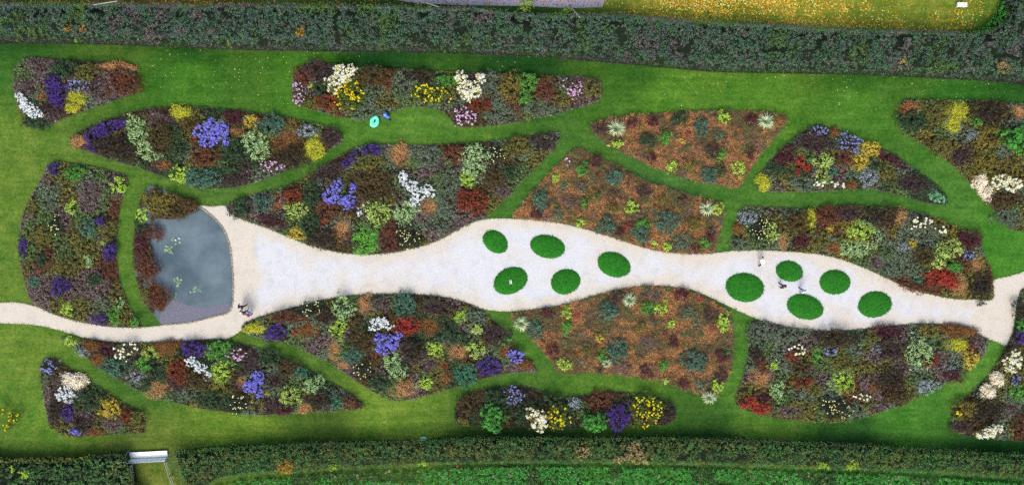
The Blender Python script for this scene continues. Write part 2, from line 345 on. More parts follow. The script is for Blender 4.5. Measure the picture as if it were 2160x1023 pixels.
SPARSE = ('G', 'H', 'O')
M_EDGE = plain('bed_edging', (92, 88, 80), .8, .2, 6)
for k, poly in BED_W.items():
    zf = lambda P, poly=poly: .10 * (1 - np.exp(-edge_dist(P, poly) / .5))
    b = sheet('planting_bed', poly, 0.024, .7, M_MULCH if k in SPARSE else M_SOIL, None, zf)
    tag(b, 'bare soil of ' + BED_NAME[k], 'flower bed', kind='structure')
    n = len(poly); ctr = np.roll(poly, -1, 0) - np.roll(poly, 1, 0); nr = unit(np.stack([ctr[:, 1], -ctr[:, 0]], 1))
    q = []
    for i in range(n):
        j = (i + 1) % n
        a0, a1 = poly[i] - nr[i] * .02, poly[i] + nr[i] * .02; b0, b1 = poly[j] - nr[j] * .02, poly[j] + nr[j] * .02
        q += [[(*a0, .06), (*a1, .06), (*b1, .06), (*b0, .06)], [(*a0, 0), (*a0, .06), (*b0, .06), (*b0, 0)], [(*a1, 0), (*b1, 0), (*b1, .06), (*a1, .06)]]
    link('edging', quads_mesh('edging', np.array(q)), M_EDGE, b)

def water_material():
    m, nt, b = mat_new('pond_water'); b.inputs['Roughness'].default_value = .12; b.inputs['Specular IOR Level'].default_value = .5
    n = noise(nt, .22, 4, .55); n2 = noise(nt, 1.2, 4, .6)
    r = ramp(nt, n.outputs['Fac'], [(.35, lin((72, 86, 92))), (.65, lin((106, 120, 124)))])
    r2 = ramp(nt, n2.outputs['Fac'], [(.3, (.88, .9, .92)), (.7, (1.1, 1.1, 1.1))])
    c = mixc(nt, r.outputs[0], r2.outputs[0], 1.0, 'MULTIPLY'); nt.links.new(c, b.inputs['Base Color'])
    n3 = noise(nt, 5, 3); bump(nt, b, n3.outputs['Fac'], .08, .02); return m
tag(sheet('pond_water', POND_W, 0.03, .8, water_material()), 'grey-blue murky water of the D-shaped pond', 'water', kind='structure')
SHELF = [(340,683),(338,668),(345,650),(352,636),(368,634),(385,640),(405,646),(430,649),(455,643),(480,640),(487,643),(484,655),(450,667),(400,679),(360,684)]
M_SILT = soil_material('silt', (96, 96, 106), (122, 120, 130))
tag(sheet('silt_shelf', smooth(Wxy(SHELF), 3), 0.038, .5, M_SILT), 'lilac-grey silt shelf at the pond foot', 'shelf', kind='structure')
# stones round the pond, one by one along the gravel side
M_STONE = plain('pond_stone', (150, 140, 122), .9, .3, 5)
stone_root = empty('stone_edging', W(480, 560, 0))
tag(stone_root, 'low stone edging along the pond beside the gravel', 'edging')
line = smooth(Wxy([(400,424),(415,433),(440,450),(468,478),(484,515),(490,560),(492,610),(486,655),(450,668),(400,680),(350,685)]), 30, closed=False)
seg = np.hypot(*np.diff(line, axis=0).T); cum = np.concatenate([[0], np.cumsum(seg)])
smes = []
for v in range(5):
    bm = bmesh.new(); box_into(bm, (0, 0, .03), .38, .16, .11, bevel=.025)
    for vv in bm.verts: vv.co += Vector(R.normal(0, .012, 3))
    me = bpy.data.meshes.new('stone'); bm.to_mesh(me); bm.free(); smes.append(me)
s = .2
while s < cum[-1]:
    x = np.interp(s, cum, line[:, 0]); y = np.interp(s, cum, line[:, 1]); x2 = np.interp(s + .1, cum, line[:, 0]); y2 = np.interp(s + .1, cum, line[:, 1])
    o = link('stone', smes[int(R.integers(5))], M_STONE, stone_root, (x - stone_root.location.x, y - stone_root.location.y, R.uniform(-.01, .02)))
    o.rotation_euler = (R.normal(0, .04), R.normal(0, .04), math.atan2(y2 - y, x2 - x) + R.normal(0, .06)); o.scale = (R.uniform(.8, 1.15), R.uniform(.8, 1.2), 1)
    s += .42

# ------------------------------------------------------------------ lawn blades (soft edges, real grain), fallen leaves
def keep_off(P):
    ok = np.ones(len(P), bool)
    for p in list(BED_W.values()) + [GRAVEL_W, POND_W]:
        lo, hi = p.min(0) - .1, p.max(0) + .1
        s = np.where(((P > lo) & (P < hi)).all(1))[0]
        if len(s): ok[s] &= ~inside(P[s], p)
    return ok
def tufts(P, col, L, wid, rng, lift=.9):
    n = len(P); a = rng.uniform(0, 2 * math.pi, n); D = np.stack([np.cos(a), np.sin(a)], 1)
    B = np.concatenate([P, np.zeros((n, 1))], 1); Ls = L * rng.uniform(.6, 1.3, n)
    d3 = np.concatenate([D, np.zeros((n, 1))], 1); s = np.stack([-D[:, 1], D[:, 0], np.zeros(n)], 1) * wid * .5
    t = B + d3 * Ls[:, None] + np.array([0, 0, 1]) * (Ls * lift * .6)[:, None]
    return np.stack([B - s, B + s, t + s * .3, t - s * .3], 1), col * rng.uniform(.65, 1.4, n)[:, None]
rng = np.random.default_rng(11)
P = np.stack([rng.uniform(-55.5, 55.5, 115000), rng.uniform(-27, 27, 115000)], 1); P = P[keep_off(P)]
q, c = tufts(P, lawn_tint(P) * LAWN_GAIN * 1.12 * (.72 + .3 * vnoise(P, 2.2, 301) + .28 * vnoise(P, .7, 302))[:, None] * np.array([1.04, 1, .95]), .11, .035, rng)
qs, cs = [q], [c]
for p in list(BED_W.values()) + [GRAVEL_W]:                        # longer tufts that lean over the cut edges
    seg = np.roll(p, -1, 0) - p; L = np.hypot(*seg.T); n = int(L.sum() * 26); i = rng.choice(len(p), n, p=L / L.sum())
    e = p[i] + seg[i] * rng.random(n)[:, None] + rng.normal(0, .05, (n, 2))
    e = e[(np.abs(e[:, 0]) < 57) & (np.abs(e[:, 1]) < 29)]
    if p is GRAVEL_W:
        pass
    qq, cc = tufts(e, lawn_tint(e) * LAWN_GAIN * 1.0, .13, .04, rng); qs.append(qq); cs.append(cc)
tag(link('lawn_grass', quads_mesh('lawn_grass', np.concatenate(qs), np.concatenate(cs)), M_BLADE), 'short grass blades of the mown lawn between the beds', 'grass', kind='stuff')

def litter(name, label, P, cols, size, z=.02):
    n = len(P); rng = np.random.default_rng(len(P)); Nn = unit(np.stack([rng.normal(0, .35, n), rng.normal(0, .35, n), np.ones(n)], 1))
    P3 = np.concatenate([P, np.full((n, 1), z) + rng.uniform(0, .04, (n, 1))], 1)
    q = leaf_quads(P3, Nn, size * rng.uniform(.6, 1.4, n), .75, rng); c = np.array([lin(x) for x in cols])[rng.integers(0, len(cols), n)] * rng.uniform(.7, 1.15, n)[:, None]
    return tag(link(name, quads_mesh(name, q, c), M_PETAL), label, 'leaves', kind='stuff')
FIELD = Wxy([(1240,-40),(1260,10),(1320,28),(1450,40),(1600,48),(1800,58),(1950,63),(2040,63),(2073,52),(2098,32),(2118,0),(2125,-40)])
P = scatter(FIELD, 15000, rng)
d = edge_dist(P, FIELD[2:8], closed=False)
pxx = P[:, 0] / MPP + CX
dens = (.05 + .9 * np.exp(-d / .35) + .55 * np.exp(-((d - 2.2) / .5) ** 2) * (pxx < 1800) + .35 * (vnoise(P, 1.2, 4) > .55) + .5 * ((pxx > 1380) & (pxx < 1680) & (d > .8))) * np.clip((pxx - 1260) / 160, .05, 1) * np.where(pxx > 1850, .6, 1)
P = P[rng.random(len(P)) < dens]
litter('fallen_leaves', 'orange and yellow fallen leaves strewn over the field beyond the upper hedge', P, [(255,196,50),(244,170,36),(255,220,100),(226,140,40),(250,236,150)], .15)
P = np.stack([rng.uniform(-57, 10, 4200), rng.uniform(24.9, 27, 4200)], 1); P = P[(rng.random(len(P)) < np.where(P[:, 0] < -30, .9, .35))]
litter('leaf_litter', 'amber and brown leaf litter along the far side of the upper hedge', P, [(230,160,40),(200,110,34),(150,84,40),(120,70,44),(240,190,80)], .16, .03)
P = np.stack([rng.uniform(-53, 53, 1500), rng.uniform(14, 21, 1500)], 1); P = P[keep_off(P)]; P = P[vnoise(P, 6, 9) > .52][:420]
litter('scattered_leaves', 'tiny pale yellow leaves dotting the lawn below the upper hedge', P, [(236,226,150),(220,200,90),(240,240,220)], .10)

# ------------------------------------------------------------------ far side of the upper hedge: a strip of grey track
TRACK = Wxy([(640,-40),(660,-8),(820,-2),(880,8),(1000,12),(1120,14),(1200,18),(1270,16),(1300,-40)])
tag(sheet('track', TRACK, .012, .8, M_FIELD_SOIL), 'grey track beyond the upper hedge', 'track', kind='structure')

# ------------------------------------------------------------------ oval grass mounds
def mound_material():
    m, nt, b = mat_new('mound_turf'); b.inputs['Roughness'].default_value = .9; b.inputs['Specular IOR Level'].default_value = .1
    n = noise(nt, 3.5, 5, .7); n2 = noise(nt, 26, 3, .7)
    r = ramp(nt, n.outputs['Fac'], [(.3, lin((36, 104, 26), .85)), (.7, lin((52, 136, 38), .85))]); r2 = ramp(nt, n2.outputs['Fac'], [(.25, (.7, .72, .7)), (.75, (1.3, 1.28, 1.3))])
    nt.links.new(mixc(nt, r.outputs[0], r2.outputs[0], 1.0, 'MULTIPLY'), b.inputs['Base Color']); bump(nt, b, n2.outputs['Fac'], .7, .03); return m
M_MOUND = mound_material()
MOUND_LAB = ['small oval turf mound uppermost at the left end of the wide bay','broad oval turf mound nearest the brown grass bed, second from the left above','oval turf mound at the narrow right end of the wide bay',
 'tilted oval turf mound with a small white paper on it','small round turf mound between the papered mound and the narrows','largest oval turf mound, leftmost in the right-hand bay',
 'smallest turf mound of the right-hand bay, nearest the bed above','round turf mound in the middle of the right-hand bay','flat oval turf mound nearest the bed below the right-hand bay','rightmost oval turf mound on the gravel']
rng = np.random.default_rng(5)
for (mx, my, rx, ry, rot), lab in zip(MOUNDS, MOUND_LAB):
    root = empty('turf_mound', W(mx, my), math.radians(rot))
    a, b_ = rx * MPP, ry * MPP; h = .28
    rings, seg = 12, 56; vs = [(0, 0, h)]; fs = []
    for i in range(1, rings + 1):
        r = i / rings; z = h * (1 - r ** 3.2)
        for k in range(seg):
            t = 2 * math.pi * k / seg; e = 1 + .018 * math.sin(2 * t + rx) + .012 * math.sin(3 * t + ry)
            vs.append((a * r * e * math.cos(t), b_ * r * e * math.sin(t), max(z, 0) + (.02 if i < rings else -.02)))
    for k in range(seg): fs.append((0, 1 + k, 1 + (k + 1) % seg))
    for i in range(rings - 1):
        for k in range(seg):
            p = 1 + i * seg + k; q2 = 1 + i * seg + (k + 1) % seg; fs.append((p, p + seg, q2 + seg, q2))
    me = bpy.data.meshes.new('turf'); me.from_pydata(vs, [], fs)
    for p in me.polygons: p.use_smooth = True
    link('turf', me, M_MOUND, root)
    n = int(math.pi * a * b_ * 170); rr = np.sqrt(rng.random(n)) * 1.01; t = rng.uniform(0, 2 * math.pi, n)
    P = np.stack([a * rr * np.cos(t), b_ * rr * np.sin(t)], 1)
    c = lin((44, 118, 34), .8) * np.ones((n, 1))
    qq, cc = tufts(P, c, .10, .035, rng); qq[:, :, 2] += (h * (1 - np.minimum(rr, 1) ** 3.2))[:, None] + .015
    o = link('grass', quads_mesh('grass', qq, cc), M_BLADE, root); o['kind'] = 'stuff'
    tag(root, lab, 'mound', 'oval turf mounds on the gravel')

# ------------------------------------------------------------------ plants
# kind: look, short, category, object name, style, leaf palette, flower palette, (height, leaf size, cluster spacing, leaves per cluster, flower share, blossom size)
DK = [(34,50,28),(44,60,36),(28,40,26)]
K = {
'va': ('bright violet-blue aster in full flower','violet-blue aster','aster','violet_aster','flower',DK,[(120,116,200),(138,134,216),(100,94,180),(108,104,196)],(.8,.11,.24,7,.82,.095)),
'pa': ('deep purple aster clump','purple aster','aster','purple_aster','flower',[(40,34,40),(48,44,46),(34,40,34)],[(76,54,128),(64,44,108),(94,70,146),(54,36,94)],(.8,.11,.24,8,.72,.09)),
'wa': ('white-flowered aster clump','white aster','aster','white_aster','flower',[(60,80,52),(70,92,66)],[(228,234,236),(212,224,226),(190,206,206),(236,238,238)],(.8,.11,.24,7,.8,.095)),
'ba': ('pale lavender-blue aster clump','lavender aster','aster','lavender_aster','flower',[(52,58,50),(66,70,62)],[(126,130,186),(146,150,198),(100,104,160)],(.7,.12,.28,8,.6,.10)),
'pk': ('pink-mauve flowering clump','pink flowers','plant','pink_flowering_clump','flower',[(74,72,52),(90,82,62)],[(202,156,196),(180,134,172),(220,186,208)],(.8,.12,.28,8,.5,.11)),
'cr': ('tall cream-flowered shrub','cream shrub','shrub','cream_shrub','flower',[(110,110,60),(130,126,80),(80,90,48)],[(228,230,190),(238,240,214),(200,184,124),(214,214,164)],(1.5,.13,.30,8,.8,.14)),
'hl': ('golden-yellow flowering clump','golden flowers','plant','golden_flowering_clump','flower',[(78,96,34),(56,76,28),(96,104,36)],[(250,196,24),(244,214,40),(226,160,20)],(1.2,.14,.30,10,.36,.11)),
'yd': ('dark clump dotted with pale yellow heads','yellow-dotted clump','plant','yellow_dotted_clump','flower',[(34,44,32),(26,36,28),(48,56,40)],[(232,228,140),(240,238,180),(206,206,100)],(.8,.12,.26,9,.16,.11)),
'ct': ('cream-tufted seedhead clump','cream tufts','plant','cream_tufted_clump','flower',[(84,84,60),(100,96,70)],[(240,226,182),(228,210,160),(246,240,214)],(.8,.12,.28,8,.35,.15)),
'rs': ('rust-red leafy clump','rust clump','plant','rust_clump','leaf',[(112,50,28),(92,44,26),(138,64,34),(72,40,26)],None,(.8,.14,.26,10)),
'rd': ('glowing red leafy clump','red clump','plant','red_clump','leaf',[(150,48,34),(124,40,32),(172,64,44),(94,36,28)],None,(.7,.14,.26,10)),
'bg': ('dark burgundy clump','burgundy clump','plant','burgundy_clump','leaf',[(76,32,44),(60,26,36),(96,44,54),(50,30,34)],None,(.7,.12,.25,10)),
'cs': ('crimson-pink low clump','crimson clump','plant','crimson_clump','leaf',[(142,50,58),(120,44,52),(160,76,80)],None,(.5,.10,.24,9)),
'mv': ('grey-mauve seedhead drift','mauve drift','plant','mauve_clump','leaf',[(104,88,86),(86,70,70),(122,106,100),(70,62,60)],None,(.6,.10,.24,10)),
'dm': ('dark plum-brown drift','plum-brown drift','plant','plum_brown_clump','leaf',[(60,44,46),(72,54,54),(46,38,40),(80,64,60)],None,(.7,.11,.25,10)),
'tn': ('tan-brown low grass patch','tan grass','grass','tan_grass','blade',[(160,118,76),(144,104,66),(176,136,92),(122,90,58)],None,(.5,.45,.10)),
'st': ('pale straw feathery grass clump','straw grass','grass','straw_grass','blade',[(232,214,186),(216,192,160),(242,230,208),(190,166,132)],None,(.9,.7,.12)),
'ch': ('chartreuse-yellow fluffy grass clump','chartreuse grass','grass','chartreuse_grass','blade',[(166,164,44),(146,150,40),(186,180,66),(120,128,36)],None,(.8,.6,.12)),
'am': ('amber-orange grass clump','amber grass','grass','amber_grass','blade',[(116,78,42),(96,66,38),(134,94,50),(78,58,34)],None,(.7,.6,.12)),
'go': ('golden-yellow low clump','golden clump','plant','golden_clump','leaf',[(186,164,52),(168,146,42),(200,180,76),(144,124,36)],None,(.6,.11,.24,11)),
'gb': ('gold-and-brown speckled clump','gold-brown clump','plant','gold_brown_clump','leaf',[(110,104,40),(84,74,34),(136,122,48),(64,58,30)],None,(.9,.14,.28,9)),
'lm': ('lime-green leafy clump','lime clump','plant','lime_clump','leaf',[(156,184,64),(134,168,52),(176,200,88),(96,128,44)],None,(.6,.16,.26,9)),
'pg': ('pale sage-green leafy clump','pale green clump','plant','pale_green_clump','leaf',[(144,172,114),(126,156,96),(162,188,134),(84,110,64)],None,(.9,.19,.33,7)),
'pl': ('pale lime broad-leaved clump','pale lime clump','plant','pale_lime_clump','leaf',[(152,174,84),(134,158,70),(172,190,108),(88,110,48)],None,(.9,.19,.33,7)),
'bt': ('blue-green bushy clump','blue-green clump','plant','blue_green_clump','leaf',[(68,104,84),(54,86,72),(84,120,96),(44,66,58)],None,(.8,.15,.27,10)),
'dg': ('dark green bushy clump','dark green clump','plant','dark_green_clump','leaf',[(48,72,42),(38,58,36),(60,86,52),(30,44,30)],None,(.8,.15,.28,10)),
'gr': ('fresh green leafy clump','green clump','plant','green_clump','leaf',[(76,134,48),(60,114,42),(94,152,58),(48,84,36)],None,(.8,.16,.28,10)),
'bs': ('big bright green shrub','bright shrub','shrub','bright_green_shrub','leaf',[(64,136,48),(52,112,42),(84,156,58),(38,78,34)],None,(1.6,.20,.36,12)),
'bv': ('vivid green flat patch','vivid green patch','plant','vivid_green_clump','leaf',[(66,154,56),(56,136,48),(100,168,60),(150,180,60)],None,(.4,.10,.22,11)),
'te': ('teal-green dense clump','teal clump','plant','teal_clump','leaf',[(58,116,84),(48,98,72),(72,132,98),(40,76,60)],None,(.7,.11,.23,12)),
'mi': ('pale mint-green carpet','mint carpet','plant','mint_clump','leaf',[(104,160,116),(90,144,102),(126,176,134)],None,(.35,.10,.22,11)),
'sv': ('silver-grey feathery clump','silver clump','plant','silver_clump','leaf',[(136,146,150),(116,128,132),(158,166,170),(88,98,98)],None,(.7,.11,.25,10)),
'sg': ('grey-green soft clump','grey-green clump','plant','grey_green_clump','leaf',[(92,106,84),(76,92,70),(110,122,100),(58,70,52)],None,(.6,.12,.25,10)),
'ol': ('olive-green clump','olive clump','plant','olive_clump','leaf',[(100,98,42),(84,84,36),(118,114,54),(64,64,32)],None,(.8,.13,.26,10)),
'ob': ('dark olive-brown mound','olive-brown mound','plant','olive_brown_clump','leaf',[(76,62,30),(62,52,28),(92,76,36),(48,42,26)],None,(.9,.12,.24,12)),
'db': ('very dark brown bushy clump','dark brown clump','shrub','dark_brown_shrub','leaf',[(52,42,32),(40,34,28),(66,52,38),(46,50,32)],None,(1.0,.14,.27,10)),
'rb': ('red-brown bushy clump','red-brown clump','plant','red_brown_clump','leaf',[(98,58,38),(80,46,32),(118,72,46),(62,40,30)],None,(.8,.13,.26,10)),
'cp': ('copper-orange low patch','copper patch','plant','copper_clump','leaf',[(154,98,60),(134,84,50),(170,114,72),(106,70,46)],None,(.4,.10,.22,11)),
'ro': ('pale starburst rosette of narrow leaves','starburst rosette','plant','starburst_rosette','rosette',[(170,184,144),(152,168,128),(190,198,166),(120,142,94)],None,(.7,.75,.05)),
'fg': ('','','','','leaf',[(84,108,58),(70,94,50),(98,120,68),(56,76,42)],None,(.5,.1,.2,8)),
'bo': ('cluster of small round chartreuse balls','chartreuse balls','plant','chartreuse_ball','leaf',[(150,170,70),(132,152,60),(170,186,90)],None,(.95,.07,.14,12)),
}
